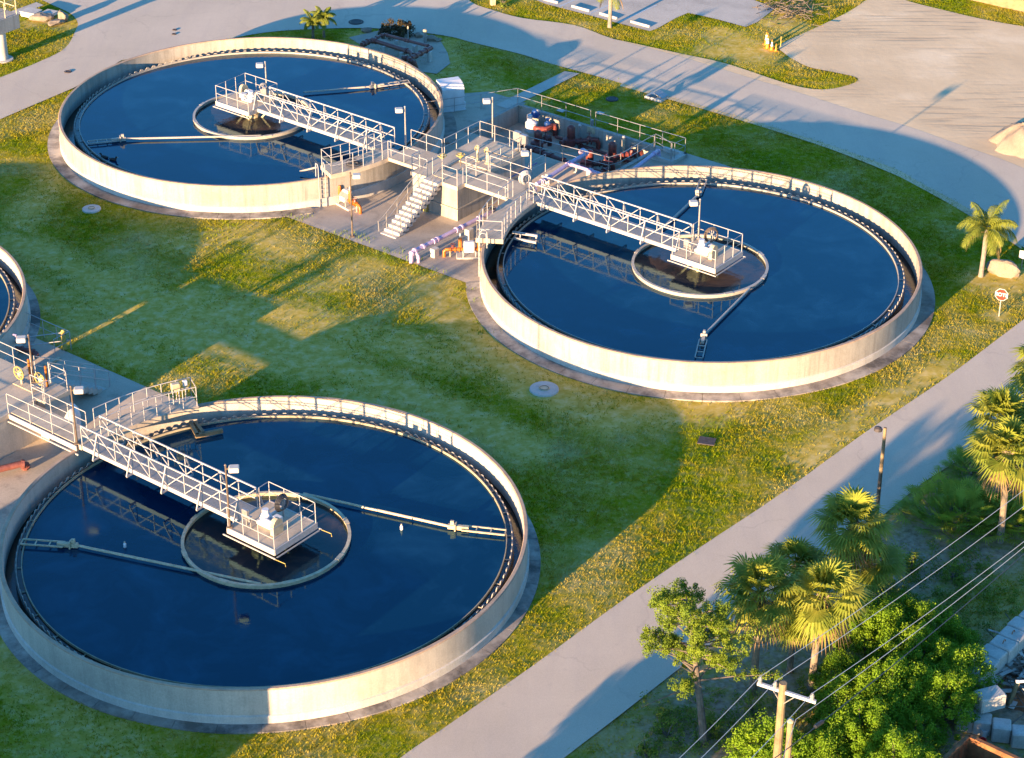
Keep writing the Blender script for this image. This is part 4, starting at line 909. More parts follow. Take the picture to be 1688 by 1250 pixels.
s3 = sabal('sabal palm with full round crown covering the foot of the roadside lamp post', at(1391, 1018), 4.9, 3, 1.32)
again(s3, 'green sabal palm with short trunk, right of the group by the bushes', at(1420, 1012), 2.1, (.98, .98, .58))['group'] = 'sabal palms beside the lower road'
again(s1, 'short shaded sabal palm at the road edge behind the sunlit palms', at(1308, 1022), 4.0, (.86, .86, .64))
again(s3, 'low shaded sabal palm between the two tall sunlit palms', at(1302, 1106), 1.2, (.8, .8, .56))
again(s2, 'tall sabal palm with pale trunk growing out of the palmetto thicket', at(1648, 892), 2.6, 1.0)
again(s1, 'sabal palm crown behind the palmetto thicket, highest of the right group', at(1640, 835), 3.3, (1.0, 1.0, .98))
again(s3, 'sabal palm cut by the right frame edge beside the road', at(1706, 760), 4.4, 1.05)
again(s2, 'sabal palm whose crown leans in at the right edge behind the thicket', at(1690, 850), .4, .95)
def palmetto(label, base, seed, r=1.3, nf=46):
    rnd = random.Random(seed); t = thing('saw_palmetto', label, 'shrub', base, 0, 'saw palmetto clumps'); c = MB()
    for i in range(nf):
        a = rnd.uniform(0, 6.28); q = r * .55 * math.sqrt(rnd.random()); p = Vector((q * cos(a), q * sin(a), 0))
        az = a + rnd.uniform(-.6, .6); el = R(rnd.uniform(25, 80) - 15 * q / r); d = Vector((cos(az) * cos(el), sin(az) * cos(el), sin(el)))
        fan(c, p, d, rnd.uniform(.7, 1.4), rnd.uniform(.55, .75), rnd, 15, .25, 105)
    c.build('foliage', 'palmetto', t); m = MB()
    for i in range(6): a = i * 1.05; m.path([(0, 0, 0), (.3 * cos(a), .3 * sin(a), .12), (.7 * cos(a), .7 * sin(a), .2)], .08, 6)
    m.build('stem', 'palmbark', t); return t
q1 = palmetto('big saw palmetto clump at the road edge, left end of the thicket', at(1560, 856), 11, 2.3, 110)
again(q1, 'saw palmetto clump in the middle of the thicket below the palms', at(1612, 858), 1.5, .95)
again(q1, 'small upright palmetto at the top of the thicket by the road', at(1600, 778), 2.5, .62)
again(q1, 'shaded palmetto clump at the foot of the pale trunk, right frame edge', at(1685, 872), 4.0, .8)
again(q1, 'yellow green palmetto clump behind the pale palm trunk', at(1668, 832), 5.2, .8)
def pinnate(mb, base, az, el, L, droop, rnd, leaf=.48, n=30):
    base = Vector(base); pts = []; d = Vector((cos(az) * cos(el), sin(az) * cos(el), sin(el))); p = base.copy()
    for i in range(13):
        pts.append(p.copy()); p = p + d * (L / 12); d = (d + Vector((0, 0, -droop * (.3 + i / 12)))).normalized()
    mb.path(pts, .02, 4, [.035 * (1 - i / 14) for i in range(13)])
    for i in range(n):
        f = .14 + .86 * i / n; k = min(int(f * 12), 11); q = pts[k].lerp(pts[k + 1], f * 12 - k); t_ = (pts[k + 1] - pts[k]).normalized()
        sd = t_.cross(Vector((0, 0, 1))); sd = sd.normalized() if sd.length > .05 else Vector((1, 0, 0))
        for sg in (-1, 1):
            l = leaf * (sin(PI * min(1, f * .92 + .12)) ** .6) * rnd.uniform(.8, 1.15); v = (sd * sg * .75 + t_ * .5 + Vector((0, 0, -.25 + rnd.uniform(-.15, .2)))).normalized()
            mid = q + v * l * .5; tp = q + v * l + Vector((0, 0, -l * .45)); w = t_ * .022
            mb.add([q - w * .4, q + w * .4, mid + w, mid - w, tp], [(0, 1, 2, 3), (3, 2, 4)])
def featherpalm(label, base, h, L, nf, seed, trunkmat='palesmooth', r=.13, ndead=3, leaf=.6, name='queen_palm'):
    rnd = random.Random(seed); t = thing(name, label, 'palm tree', base, 0)
    m = MB().path([(0, 0, -.1), (0, 0, .2), (.02, 0, h * .5), (.03, 0, h * .85), (.03, 0, h), (.03, 0, h + .35)], r, 10, [r * 1.35, r * 1.1, r, r * 1.15, r * .9, r * .4]); m.build('trunk', trunkmat, t)
    c = MB(); dd = MB(); top = Vector((.03, 0, h + .15))
    for i in range(nf):
        f = (i + .5) / nf; pinnate(c, top, i * 2.4 + rnd.uniform(-.3, .3), R(78 - 72 * f), L * rnd.uniform(.9, 1.12), .20 + .12 * f, rnd, leaf, 46)
    for i in range(ndead): pinnate(dd, top - Vector((0, 0, .15)), [2.6, .3, 5.5, 3.4, 1.4][i % 5] + rnd.uniform(-.2, .2), R(-15), L * .95, .40, rnd, leaf * .5, 26)
    c.build('crown', 'queenleaf', t)
    if ndead: dd.build('dead_fronds', 'palmdry', t)
    return t
featherpalm('feather palm with brown hanging fronds beside the boulder', at(1617, 455), 2.75, 2.1, 17, 5)
featherpalm('feather palm at the parking lot edge, crown cut by the top of the frame', at(1005, 45), 2.5, 1.9, 12, 8, 'palesmooth', .14, 2)
featherpalm('left of the two small date palms behind the far left tank', at(516, 62), .95, 1.15, 15, 3, 'palmbark', .09, 0, .30, 'date_palm')
featherpalm('right of the two small date palms behind the far left tank', at(534, 61), 1.25, 1.2, 16, 4, 'palmbark', .09, 0, .30, 'date_palm')

def leaves(mb, cs, rs, n, size, rnd, flat=.4, dirn=None):
    """n leaf quads spread over small clumps"""
    for _ in range(n):
        i = rnd.randrange(len(cs)); c = cs[i]; r = rs[i]
        while True:
            o = Vector((rnd.uniform(-1, 1), rnd.uniform(-1, 1), rnd.uniform(-1, 1)))
            if o.length_squared < 1: break
        p = c + o * r; nn = (o + Vector((rnd.gauss(0, .6), rnd.gauss(0, .6), rnd.gauss(.3, .6)))).normalized(); d, x, y = rot_to(nn)
        s = size * rnd.uniform(.6, 1.3); a = rnd.uniform(0, 6.28); ux = x * cos(a) + y * sin(a); uy = (y * cos(a) - x * sin(a)) * .55
        mb.add([p - ux * s, p - uy * s, p + ux * s, p + uy * s], [(0, 1, 2, 3)])
def shrub(label, base, r, h, seed, n=24000, leaf=.046, mat='shrub', name='shrub', group='green shrubs around the utility pole', ncl=150):
    rnd = random.Random(seed); t = thing(name, label, 'shrub', base, 0, group); cs, rs = [], []
    stem = MB()
    for i in range(ncl):
        a = rnd.uniform(0, 6.28); f = math.sqrt(rnd.random()); zf = rnd.random() ** .6
        q = r * f * (1 - .35 * zf ** 2.2) ; p = Vector((q * cos(a), q * sin(a), h * (.15 + .85 * zf) * (1 - .35 * f ** 2) + rnd.uniform(-.3, .45)))
        cs.append(p); rs.append(rnd.uniform(.12, .42) * (r / 1.6) ** .5)
        if i % 3 == 0: stem.path([(0, 0, 0), p * .5 + Vector((0, 0, .1)), p], .03, 4, [.045, .03, .012])
    m = MB(); leaves(m, cs, rs, n, leaf, rnd); m.build('foliage', mat, t); stem.build('stem', 'bark', t); return t
b1 = shrub('tall bright green shrub, topmost of the thicket by the concrete blocks', at(1435, 1085), 1.9, 2.6, 21)
b2 = shrub('wide bright green shrub in the middle of the thicket', at(1500, 1130), 2.1, 2.5, 22)
b3 = shrub('green shrub overhanging the left end of the concrete block row', at(1572, 1150), 1.7, 2.4, 23, 21000)
again(b1, 'sunlit yellow green shrub right of the short pole stub', at(1420, 1262), 2.0, 1.0); again(b2, 'green shrub beside the rim of the steel container', at(1500, 1245), 1.1, .7)
again(b3, 'green shrub at the bottom frame edge left of the utility pole', at(1262, 1290), 2.2, 1.05); again(b1, 'dark green shrub between the crossarm and the sunlit palm', at(1385, 1150), 3.3, .72)
again(b2, 'shrub at the bottom frame edge below the thicket', at(1470, 1310), 4.0, 1.0); again(b3, 'green shrub right behind the utility pole', at(1345, 1290), .5, .9)
again(b1, 'shrub with shaded side at the upper right of the thicket', at(1530, 1075), 4.6, .85)
again(b2, 'dense shrub behind the short pole stub at the heart of the thicket', at(1460, 1195), 2.6, (.95, 1.05, 1.1)); again(b1, 'green shrub between the heart of the thicket and the block row', at(1540, 1190), 5.5, (1.0, .9, .95))
again(b3, 'green shrub at the left margin of the thicket below the sunlit palm', at(1395, 1205), 3.9, (.95, 1.1, .85)); again(b2, 'leafy shrub near the upper blocks at the right margin of the thicket', at(1572, 1095), 4.4, (.65, .6, .7)); again(b3, 'topmost small shrub where the thicket meets the open grass', at(1480, 1050), 1.6, (.8, .7, .75))
for i, (px, py, r, h, lb) in enumerate(((643, 60, .75, .95, 'left of two brownish round bushes behind the red pipework'), (665, 60, .8, .85, 'right of two brownish round bushes behind the red pipework'))):
    shrub(lb, at(px, py), r, h, 40 + i, 2600, .06, 'darkshrub', 'bush', 'brownish bushes by the road', 40)
for i, (px, py, r, h, lb) in enumerate(((1175, 1215, .6, .5, 'low green bush beside the juniper trunk'), (1100, 1215, .8, .5, 'low bush in the shade near the bottom road edge'), (1240, 1180, .9, .7, 'low shaded bush below the leftmost tall palm'), (1065, 1245, .6, .4, 'bright low weed at the bottom frame edge'), (1225, 1230, .7, 1.0, 'twiggy yellow bush left of the utility pole'), (1500, 940, .5, .45, 'small bright weed bush in the bare strip'), (1455, 975, .6, .5, 'small bush in the weeds right of the palms'), (1570, 955, .5, .6, 'thin bush under the power lines'))):
    shrub(lb, at(px, py), r, h, 60 + i, 900, .05, 'weed', 'bush', 'low bushes in the rough ground', 26)
# the juniper beside the road
rnd = random.Random(77); jb = at(1160, 1228); t = thing('juniper_tree', 'sparse juniper tree with bare lower trunk leaning over the road edge', 'tree', jb)
def jp(px, py, z): return at(px, py, z) - jb
m = MB(); tk = [Vector((0, 0, -.1)), jp(1158, 1195, .9), jp(1153, 1150, 2.2), jp(1148, 1110, 3.3), jp(1145, 1075, 4.5), jp(1138, 1030, 6.0), jp(1132, 990, 7.3)]
m.path(tk, .12, 8, [.19, .16, .14, .115, .09, .06, .03]); cs, rs = [], []
for i in range(52):
    f = rnd.uniform(.40, 1.0); k = min(int(f * 6), 5); p = tk[k].lerp(tk[k + 1], f * 6 - k); a = rnd.uniform(0, 6.28); L = rnd.uniform(.9, 2.6) * (1.35 - .72 * f) * 1.2
    d = Vector((cos(a), sin(a), rnd.uniform(.0, .6))).normalized(); e = p + d * L; md = p + d * L * .5 + Vector((0, 0, .08))
    m.path([p, md, e], .03, 5, [.045, .028, .01])
    if f > .42 or rnd.random() < .3:
        for j in range(9):
            g = rnd.uniform(.45, 1.08); cs.append(p + d * L * g + Vector((rnd.uniform(-.25, .25), rnd.uniform(-.25, .25), rnd.uniform(-.1, .3)))); rs.append(rnd.uniform(.13, .27))
for i in range(10):
    f = rnd.uniform(.25, .5); k = min(int(f * 6), 5); p = tk[k].lerp(tk[k + 1], f * 6 - k); a = rnd.uniform(0, 6.28); d = Vector((cos(a), sin(a), rnd.uniform(-.1, .4)))
    m.path([p, p + d * .6, p + d * 1.15 + Vector((rnd.uniform(-.2, .2), 0, .2))], .02, 4, [.03, .018, .006])
m.build('trunk', 'bark', t); m = MB(); leaves(m, cs, rs, 42000, .042, rnd); m.build('crown', 'juniper', t)
# rough weeds between the road and the blocks
m = MB(); cs = []; rnd = random.Random(5)
for i in range(420):
    px, py = rnd.choice([(1110, 1220), (1170, 1200), (1230, 1210), (1290, 1160), (1450, 1000), (1500, 960), (1560, 930), (1600, 960), (1480, 1010), (1540, 980), (1640, 1000), (1590, 1030), (1130, 1170)])
    cs.append(at(px + rnd.gauss(0, 34), py + rnd.gauss(0, 26)) + Vector((0, 0, rnd.uniform(.03, .2))))
leaves(m, cs, [.24] * len(cs), 17000, .05, rnd); tag(m.build('undergrowth', 'weed'), 'low leafy weeds over the rough ground by the power lines', 'undergrowth', kind='stuff')
m = MB()
for i in range(420):
    px, py = rnd.choice([(490, 352), (560, 378), (640, 408), (700, 440), (770, 470), (792, 490), (800, 540), (590, 385), (670, 420), (985, 128), (880, 170)])
    p = at(px + rnd.gauss(0, 14), py + 8 + rnd.gauss(0, 3)) ; h = rnd.uniform(.1, .26); a = rnd.uniform(0, 6.28)
    m.add([p + Vector((.03 * cos(a), .03 * sin(a), -.05)), p - Vector((.03 * cos(a), .03 * sin(a), .05)), p + Vector((rnd.gauss(0, .06), rnd.gauss(0, .06), h))], [(0, 1, 2)])
tag(m.build('tall_grass', 'weed'), 'taller green grass along the edge of the pads', 'grass', kind='stuff')

# ------------------------------------------------------------------ poles, wires, signs
ZP = 10.0; pt = at(1291, 1126, ZP); t = thing('utility_pole', 'wooden utility pole with white crossarm at the bottom edge', 'utility pole', (pt.x, pt.y, 0))
MB().tube((0, 0, -.2), (0, 0, ZP), .19, .135, 12).build('pole', 'polewood', t)
a = at(1248, 1121, ZP - .35) - Vector((pt.x, pt.y, 0)); b = at(1344, 1152, ZP - .35) - Vector((pt.x, pt.y, 0)); dd_ = Vector((0, -.19, 0))
ca = MB().beam(a + dd_, b + dd_, .10, .12).build('crossarm', 'signwhite', t)
m = MB(); mid = (a + b) / 2
for e in (a, b): q = Vector((0, -.1, ZP - .85)); m.beam(q, q.lerp(e, .45) + Vector((0, 0, .28)), .04, .03)
m.build('brace', 'galv', t)
ins = []
for f in (.04, .30, .93):
    p = a.lerp(b, f) + dd_; MB().spin([(.05, .05), (.085, .1), (.06, .16), (.085, .2), (.06, .27), (.04, .33)], p, 10).build('insulator', 'galv', ca); ins.append(p + Vector((pt.x, pt.y, .33)))
pt2 = at(1303, 1189, 8.2); t = thing('pole_stub', 'shorter wooden pole stub standing beside the utility pole', 'pole', (pt2.x, pt2.y, 0)); MB().tube((0, 0, -.2), (0, 0, 8.2), .14, .12, 12).build('pole', 'polewood', t); MB().spin([(.125, 8.18), (.12, 8.26), (.02, 8.3)], n=12).build('cap', 'cream', t)
def wire(label, pts, r=.012):
    c = pts[0]; P = []
    for p, q in zip(pts[:-1], pts[1:]):
        L = (q - p).length
        for f in np.linspace(0, 1, 9)[:-1]: P.append(p.lerp(q, f) - Vector((0, 0, L * .012 * 4 * f * (1 - f))) - c)
    P.append(pts[-1] - c); o = MB().path(P, r, 5).build('power_line', 'signwhite' if r < .02 else 'cable'); o.location = c; tag(o, label, 'power line')
def far(p, px, py): q = at(px, py, p.z); return p + (q - p) * 1.25
names = ('upper left power line from the left crossarm insulator', 'second power line from the middle crossarm insulator', 'power line from the right crossarm insulator')
for lb, p, r_, l_ in zip(names, ins, ((1688, 803), (1688, 830), (1688, 889)), ((1118, 1250), (1154, 1250), (1237, 1250))): wire(lb, [far(p, *l_), p, far(p, *r_)])
p = Vector((pt.x, pt.y, 9.0)); wire('thin lower line passing right of the utility pole', [far(p, 1270, 1290), at(1312, 1186, 9.0), at(1715, 880, 9.0)])
p = at(1335, 1206, 8.3); wire('dark cable with splice, lowest of the lines at the pole', [at(1260, 1262, 8.3), p, at(1725, 880, 8.3)], .02)
t = thing('cable_splice', 'blue black splice sleeve on the lowest cable', 'splice', at(1347, 1196, 8.28)); q = at(1357, 1189, 8.28) - at(1347, 1196, 8.28); MB().path([-q * .5, -q * .3, q * .9, q * 1.1], .07, 8, [.03, .075, .075, .03]).build('sleeve', 'cable', t)
lb_ = at(1444, 857); t = thing('street_lamp', 'tall street lamp at the edge of the lower road behind a palm', 'street lamp', lb_)
m = MB().tube((0, 0, 0), (0, 0, 2.6), .10, .09, 10).build('pole', 'bronze', t); MB().tube((0, 0, 2.6), (0, 0, 5.0), .09, .075, 10).build('upper_pole', 'polewood', t)
hd = MB().spin([(.06, 4.78), (.2, 4.86), (.17, 5.0), (.05, 5.06)], (-.32, 0, 0), 12).build('lamp_head', 'iron', t); MB().beam((0, 0, 4.9), (-.3, 0, 4.92), .05, .05).build('arm', 'galv', t)
# stop sign, its face as the photograph shows it
sb = at(1646.5, 521); t = thing('stop_sign', 'red octagonal stop sign in the grass by the boulder', 'sign', sb, R(-24))
MB().box((0, .02, .58), (.06, .04, 1.3)).build('post', 'galv', t)
def octa(r, y0, y1, z): return [(r * cos(R(22.5 + 45 * i)), r * sin(R(22.5 + 45 * i))) for i in range(8)]
def oct_mb(r, y0, y1, z): m = MB(); m.add([(p[0], y, z + p[1]) for y in (y0, y1) for p in octa(r, 0, 0, 0)], [tuple(range(8)), tuple(range(8, 16))[::-1]] + [(i, 8 + i, 8 + (i + 1) % 8, (i + 1) % 8) for i in range(8)]); return m
pl = oct_mb(.38, -.008, .0, 1.30).build('plate', 'signwhite', t); oct_mb(.345, -.013, -.0085, 1.30).build('red_face', 'signred', pl)
def text_mesh(txt, size, mat, parent, loc, mirror=False, bold=.0):
    cu = bpy.data.curves.new('t', 'FONT'); cu.body = txt; cu.size = size; cu.align_x = 'CENTER'; cu.align_y = 'CENTER'; cu.extrude = .002; cu.offset = bold
    ob = bpy.data.objects.new('t', cu); COL.objects.link(ob); bpy.context.view_layer.update()
    me = bpy.data.meshes.new_from_object(ob.evaluated_get(bpy.context.evaluated_depsgraph_get())); bpy.data.objects.remove(ob)
    mt = Matrix.Rotation(R(90), 4, 'X')
    if mirror: mt = Matrix.Scale(-1, 4, (1, 0, 0)) @ mt
    me.transform(mt)
    if mirror: me.flip_normals()
    me.materials.clear(); me.materials.append(MT[mat]); o = bpy.data.objects.new('lettering', me); COL.objects.link(o); o.parent = parent; o.location = loc; return o
text_mesh('STOP', .29, 'signwhite', pl, (0, -.018, 1.30), True, .012)
t = thing('road_sign', 'small white sign on a post at the right frame edge', 'sign', at(1683.5, 443), R(-18)); MB().box((0, .03, .45), (.06, .04, 1.0)).build('post', 'galv', t); MB().box((0, 0, .88), (.42, .02, .5)).build('plate', 'signwhite', t)
# rocks
def rock(label, base, size, seed, group=None, name='boulder', rz=0, mat='rock'):
    import bmesh
    bm = bmesh.new(); bmesh.ops.create_icosphere(bm, subdivisions=3, radius=1); rd = random.Random(seed); ks = [(Vector((rd.gauss(0, 1), rd.gauss(0, 1), rd.gauss(0, 1))).normalized(), rd.uniform(.55, .95)) for _ in range(12)]
    for v in bm.verts:
        for k, d_ in ks:
            x = v.co.dot(k)
            if x > d_: v.co -= k * (x - d_)
        v.co *= 1 + .05 * sin(v.co.x * 9 + seed) * sin(v.co.y * 8) ; v.co = Vector((v.co.x * size[0], v.co.y * size[1], v.co.z * size[2]))
    me = bpy.data.meshes.new(name); bm.to_mesh(me); bm.free(); me.materials.append(MT[mat]); o = bpy.data.objects.new(name, me); COL.objects.link(o); o.location = Vector(base) + Vector((0, 0, size[2] * .45)); o.rotation_euler[2] = rz; return tag(o, label, 'rock', group)
rock('big tan boulder on the bare bed beside the feather palm', at(1655, 451), (1.05, .62, .62), 3, rz=-.35); rock('small tan stone right of the big boulder', at(1672, 456), (.28, .22, .26), 4, name='stone')
for i, (px, py, s_) in enumerate(((606, 52, .5), (630, 54, .6), (690, 61, .55), (712, 67, .6), (723, 68, .35))): rock('pale limestone rock in the row behind the red pipework', at(px, py), (s_, s_ * .6, s_ * .45), 10 + i, 'rocks along the road edge', 'rock', i)
for i, (px, py, s_, lb) in enumerate(((68, 32, .95, 'hollow limestone rock left in the pile on the grass point'), (93, 40, .7, 'flat limestone rock in the middle of the pile on the grass point'), (103, 34, .75, 'upright limestone rock at the right of the pile on the grass point'))): rock(lb, at(px, py), (s_, s_ * .6, s_ * (.75 if i == 2 else .4)), 30 + i, None, 'rock', i * .8)
for px, py, w, lb in ((52, 26, .95, 'white utility box beside the rock pile'), (83, 26, .7, 'low pale slab box behind the rock pile')):
    t = thing('utility_box', lb, 'box', at(px, py), TH + .2); MB().box((0, 0, .18), (w * 1.3, w, .36 if w > .8 else .2), bev=.03).build('body', 'whiteplastic', t); MB().box((0, 0, .38 if w > .8 else .3), (w * 1.36, w * 1.06, .04)).build('lid', 'footing', t)
t = thing('utility_box', 'tan utility cabinet in the planting at the top road bend', 'box', at(812.5, 8), .3); MB().box((0, 0, .3), (.36, .36, .7), bev=.02).build('body', 'tan', t); MB().box((0, 0, .67), (.42, .42, .05)).build('lid', 'cream', t)
shrub('light green bush beside the tan cabinet at the top road bend', at(828, 10), .5, .5, 90, 700, .05, 'weed', 'bush', None, 20)
# covers and boxes in the ground
def cover(label, px, py, r, collar=0, mat='iron', sq=None, z=.03):
    t = thing('manhole', label, 'manhole cover', at(px, py, 0), 0)
    if collar: MB().spin([(collar * 1.03, -.08), (collar, z + .02), (collar * .97, z + .035)], n=26).build('collar', 'footing', t)
    zz = z + (.035 if collar else 0); m = MB()
    if sq: m.box((0, 0, zz), (sq[0], sq[1], .05), sq[2], .01)
    else: m.spin([(r, zz - .03), (r, zz + .015), (r * .9, zz + .025)], n=22)
    m.build('lid', mat, t); MB().path([(r * .75 * cos(a), r * .75 * sin(a), zz + .03) for a in np.linspace(0, 2 * PI, 19)], .015, 4).build('ring', 'bronze', t) if not sq else None
cover('dark round cover in the pale road left of the far left tank', 112, 119, .26); cover('upper of two small covers on the wide paved area', 288, 50, .17); cover('lower of two small covers on the wide paved area', 287, 57, .17)
cover('round cover in the shaded road behind the date palms', 587, 37, .55)
cover('concrete collared cover in the lawn below the far left tank', 151, 345, .24, .55, 'tan'); cover('concrete collared cover in the lawn between near left and right tanks', 897, 642, .30, .75, 'tan')
cover('dark round cover in the grass behind the pump pit', 1009, 164, .42); cover('dark rectangular grate in the lawn below the right tank', 1165, 728, .4, 0, 'iron', (.85, .7, TH + .4))
cover('small pale square plate outside the pit wall, left one', 925, 183, .2, 0, 'footing', (.5, .4, TH)); cover('small pale square plate outside the pit wall, right one', 989, 187, .2, 0, 'footing', (.5, .4, TH))
t = thing('inlet_box', 'open concrete inlet box with tilted lid at the road edge behind the pit', 'inlet', at(1082, 162), TH + .05); MB().box((0, 0, .06), (1.3, .95, .2), bev=.02).build('frame', 'footing', t); MB().box((-.15, -.2, .17), (.6, .4, .02)).build('dark_plate', 'black', t); MB().box((.3, .1, .30), (.75, .75, .05), Matrix.Rotation(R(18), 3, 'Y')).build('lid', 'galv', t)  # black plate on the solid frame stands for the shade inside the box
# parking lot
for i, (p, q, lb) in enumerate((((1040, 37), (1071, 45.5), 'first wheel stop, at the lawn corner of the parking lot'), ((989, 23.5), (1017, 32), 'second wheel stop, behind the palm trunk'), ((943, 11.5), (971.6, 19.5), 'third wheel stop, left of the palm'), ((897, 0), (920, 6), 'fourth wheel stop, cut by the top edge'))):
    a_, b_ = at(*p), at(*q); c_ = (a_ + b_) / 2; q_ = math.atan2(b_.y - a_.y, b_.x - a_.x); L = (b_ - a_).length
    t = thing('wheel_stop', lb, 'wheel stop', c_, q_, 'wheel stops in the parking lot'); m = MB(); m.add([(sx * L / 2, y, z) for sx in (-1, 1) for y, z in ((-.1, 0), (.1, 0), (.06, .15), (-.06, .15))], [(0, 1, 2, 3), (7, 6, 5, 4), (0, 4, 5, 1), (1, 5, 6, 2), (2, 6, 7, 3), (3, 7, 4, 0)]); m.build('kerb', 'footing', t)
for p, q in (((1018.6, 37.7), (1083, 8.5)), ((969, 24.6), (1030, -3)), ((921.5, 11.5), (975, -12))):
    a_, b_ = at(*p), at(*q); n_ = (b_ - a_).normalized().cross(Vector((0, 0, 1))) * .06; sheet('road_marking', [a_ - n_, b_ - n_, b_ + n_, a_ + n_], .017, 'signwhite')
# cones, stakes, far low wall, sand heap, brush
def cone(label, px, py, h, bands=True):
    t = thing('traffic_cone', label, 'traffic cone', at(px, py), .4, 'traffic cones at the sand lot corner'); s = h / .9
    MB().box((0, 0, .02), (.36 * s, .36 * s, .05), bev=.01).spin([(.15 * s, .04), (.10 * s, .38 * h), (.05 * s, .8 * h), (.028 * s, h)], n=14).build('body', 'coneorange', t)
    if bands: MB().spin([(.106 * s, .40 * h), (.082 * s, .58 * h)], n=14).spin([(.075 * s, .66 * h), (.06 * s, .78 * h)], n=14).build('band', 'conetape', t)
cone('tallest banded orange cone, standing behind the others', 1263, 74, .95); cone('tall banded orange cone in front of the tallest one', 1265, 80, .95); cone('shorter banded orange cone right of the tall pair', 1272, 83, .78); cone('small plain orange cone, rightmost of the row', 1279, 84.5, .55, False)
for px, py, h_, lb in ((1286.6, 77, .75, 'thin wooden stake right of the traffic cones'), (1292, 6, .6, 'wooden stake by the brush heap at the top edge')):
    t = thing('stake', lb, 'stake', at(px, py)); MB().beam((0, 0, -.1), (0, 0, h_), .045, .045).build('post', 'yellow', t)
t = thing('low_wall', 'long low tan wall at the upper right corner behind the grass', 'wall', at(1660, 12)); q = (at(1720, 24) - at(1620, 2)); a_ = math.atan2(q.y, q.x); MB().box((0, 0, .35), (8, .35, .9), a_, .02).build('wall', 'wood', t); MB().box((0, 0, .84), (8.1, .5, .08), a_).build('coping', 'wood', t)
def heap(name, label, cat, base, rx, ry, h, mat, seed, group=None):
    rd = random.Random(seed); m = MB(); n, k = 40, 14; vs = []
    ph = [rd.uniform(0, 6) for _ in range(6)]
    for j in range(k + 1):
        f = j / k
        for i in range(n):
            a = 2 * PI * i / n; w = 1 + .12 * sin(3 * a + ph[0]) + .08 * sin(7 * a + ph[1]) + .03 * sin(17 * a + ph[2])
            vs.append((rx * (1 - f) * w * cos(a), ry * (1 - f) * w * sin(a), -.05 + h * (1 - (1 - f) ** 1.5) * (1 + .07 * sin(5 * a + 9 * f + ph[3])) * (1 - .25 * f * f) + .02 * sin(23 * a + 31 * f)))
    m.add(vs, [(j * n + i, j * n + (i + 1) % n, (j + 1) * n + (i + 1) % n, (j + 1) * n + i) for j in range(k) for i in range(n)]); o = m.build(name, mat, None, True); o.location = base; return tag(o, label, cat, group)
heap('sand_heap', 'bright heap of sand beside the road at the right edge', 'sand heap', at(1694, 238), 2.5, 2.1, 1.75, 'mound', 4)
m = MB(); rnd = random.Random(9); c = at(1300, 18)
for i in range(150):
    p = Vector((rnd.gauss(0, 1.1), rnd.gauss(0, 1.3), rnd.uniform(.02, .45))); d_ = Vector((rnd.gauss(0, 1), rnd.gauss(0, 1), rnd.gauss(0, .25))).normalized() * rnd.uniform(.2, .7); m.tube(p - d_, p + d_, .03, .012, 5)
o = m.build('brush_pile', 'bark'); o.location = c; tag(o, 'heap of cut brush on the grass between parking lot and sand', 'brush pile', kind='stuff')
# concrete block wall, debris, steel container
ZT = 1.45; pts = [at(1607 + 15.8 * i, 1104 - 15.2 * i, ZT) for i in range(7)]; dr_ = (pts[-1] - pts[0]).normalized(); q = math.atan2(dr_.y, dr_.x); pit_ = (pts[-1] - pts[0]).length / 6
words = ('first', 'second', 'third', 'fourth', 'fifth', 'sixth', 'seventh')
def cblock(label, c, size, rz, loop=False):
    t = thing('concrete_block', label, 'concrete block', c, rz, 'stacked concrete blocks'); MB().box((0, 0, size[2] / 2), size, None, .05).build('body', 'block', t)
    if loop: MB().path([(.12 * cos(a), 0, size[2] + .12 * sin(a)) for a in np.linspace(0, PI, 9)], .02, 5).build('lifting_loop', 'rust', t)
    return t
for i, p in enumerate(pts):
    j = .03 * math.sin(i * 2.3); cblock('%s block from the bushes in the upper course of the block wall' % words[i], (p.x + j, p.y - j, .72 + j * .4), (pit_ * .95, 1.0, .72), q + j, i in (3, 4))
    cblock('%s block from the bushes in the lower course, under the upper blocks' % words[i], (p.x + .06, p.y - .02, -.02), (pit_ * .96, 1.02, .735), q)
for i, (px, py, zt) in enumerate(((1594, 1176, .70), (1620, 1182, .68), (1652, 1192, .74), (1684, 1203, .70))):
    p = at(px, py, zt); cblock('%s block from the left in the lone front row by the bucket' % words[i], (p.x, p.y, -.02), (.74, .72, zt + .02), R(-16 + 3 * i))
p = at(1632, 1142, 1.42); cblock('big block lying on top of the lone front row', (p.x, p.y, .73), (1.15, .78, .70), R(22))
m = MB(); mw = MB(); rnd = random.Random(31)
for i in range(230):
    p = at(1668 + rnd.gauss(0, 22), 1125 + rnd.gauss(0, 26), 0) + Vector((.4, .3, rnd.uniform(.05, .8))); d_ = Vector((rnd.gauss(0, 1), rnd.gauss(0, 1), rnd.gauss(0, .35))).normalized() * rnd.uniform(.2, .75)
    if i % 6: m.tube(p - d_, p + d_, rnd.uniform(.02, .05), .015, 5)
    else: mw.beam(p - d_, p + d_, rnd.uniform(.1, .25), .03)
tag(m.build('debris_pile', 'bark'), 'tangle of branches and roots heaped inside the block walls', 'debris', kind='stuff'); tag(mw.build('scrap_boards', 'block'), 'broken boards and slabs scattered in the debris', 'debris', kind='stuff')
heap('dirt_heap', 'brown dirt under the debris inside the block walls', 'dirt heap', at(1680, 1135), 2.2, 1.8, .5, 'rust', 6)
t = thing('timber_post', 'yellowish timber post sticking out of the debris', 'post', at(1667, 1164)); MB().box((0, 0, .6), (.16, .16, 1.5), Matrix.Rotation(R(12), 3, 'Y'), .02).build('post', 'wood', t)
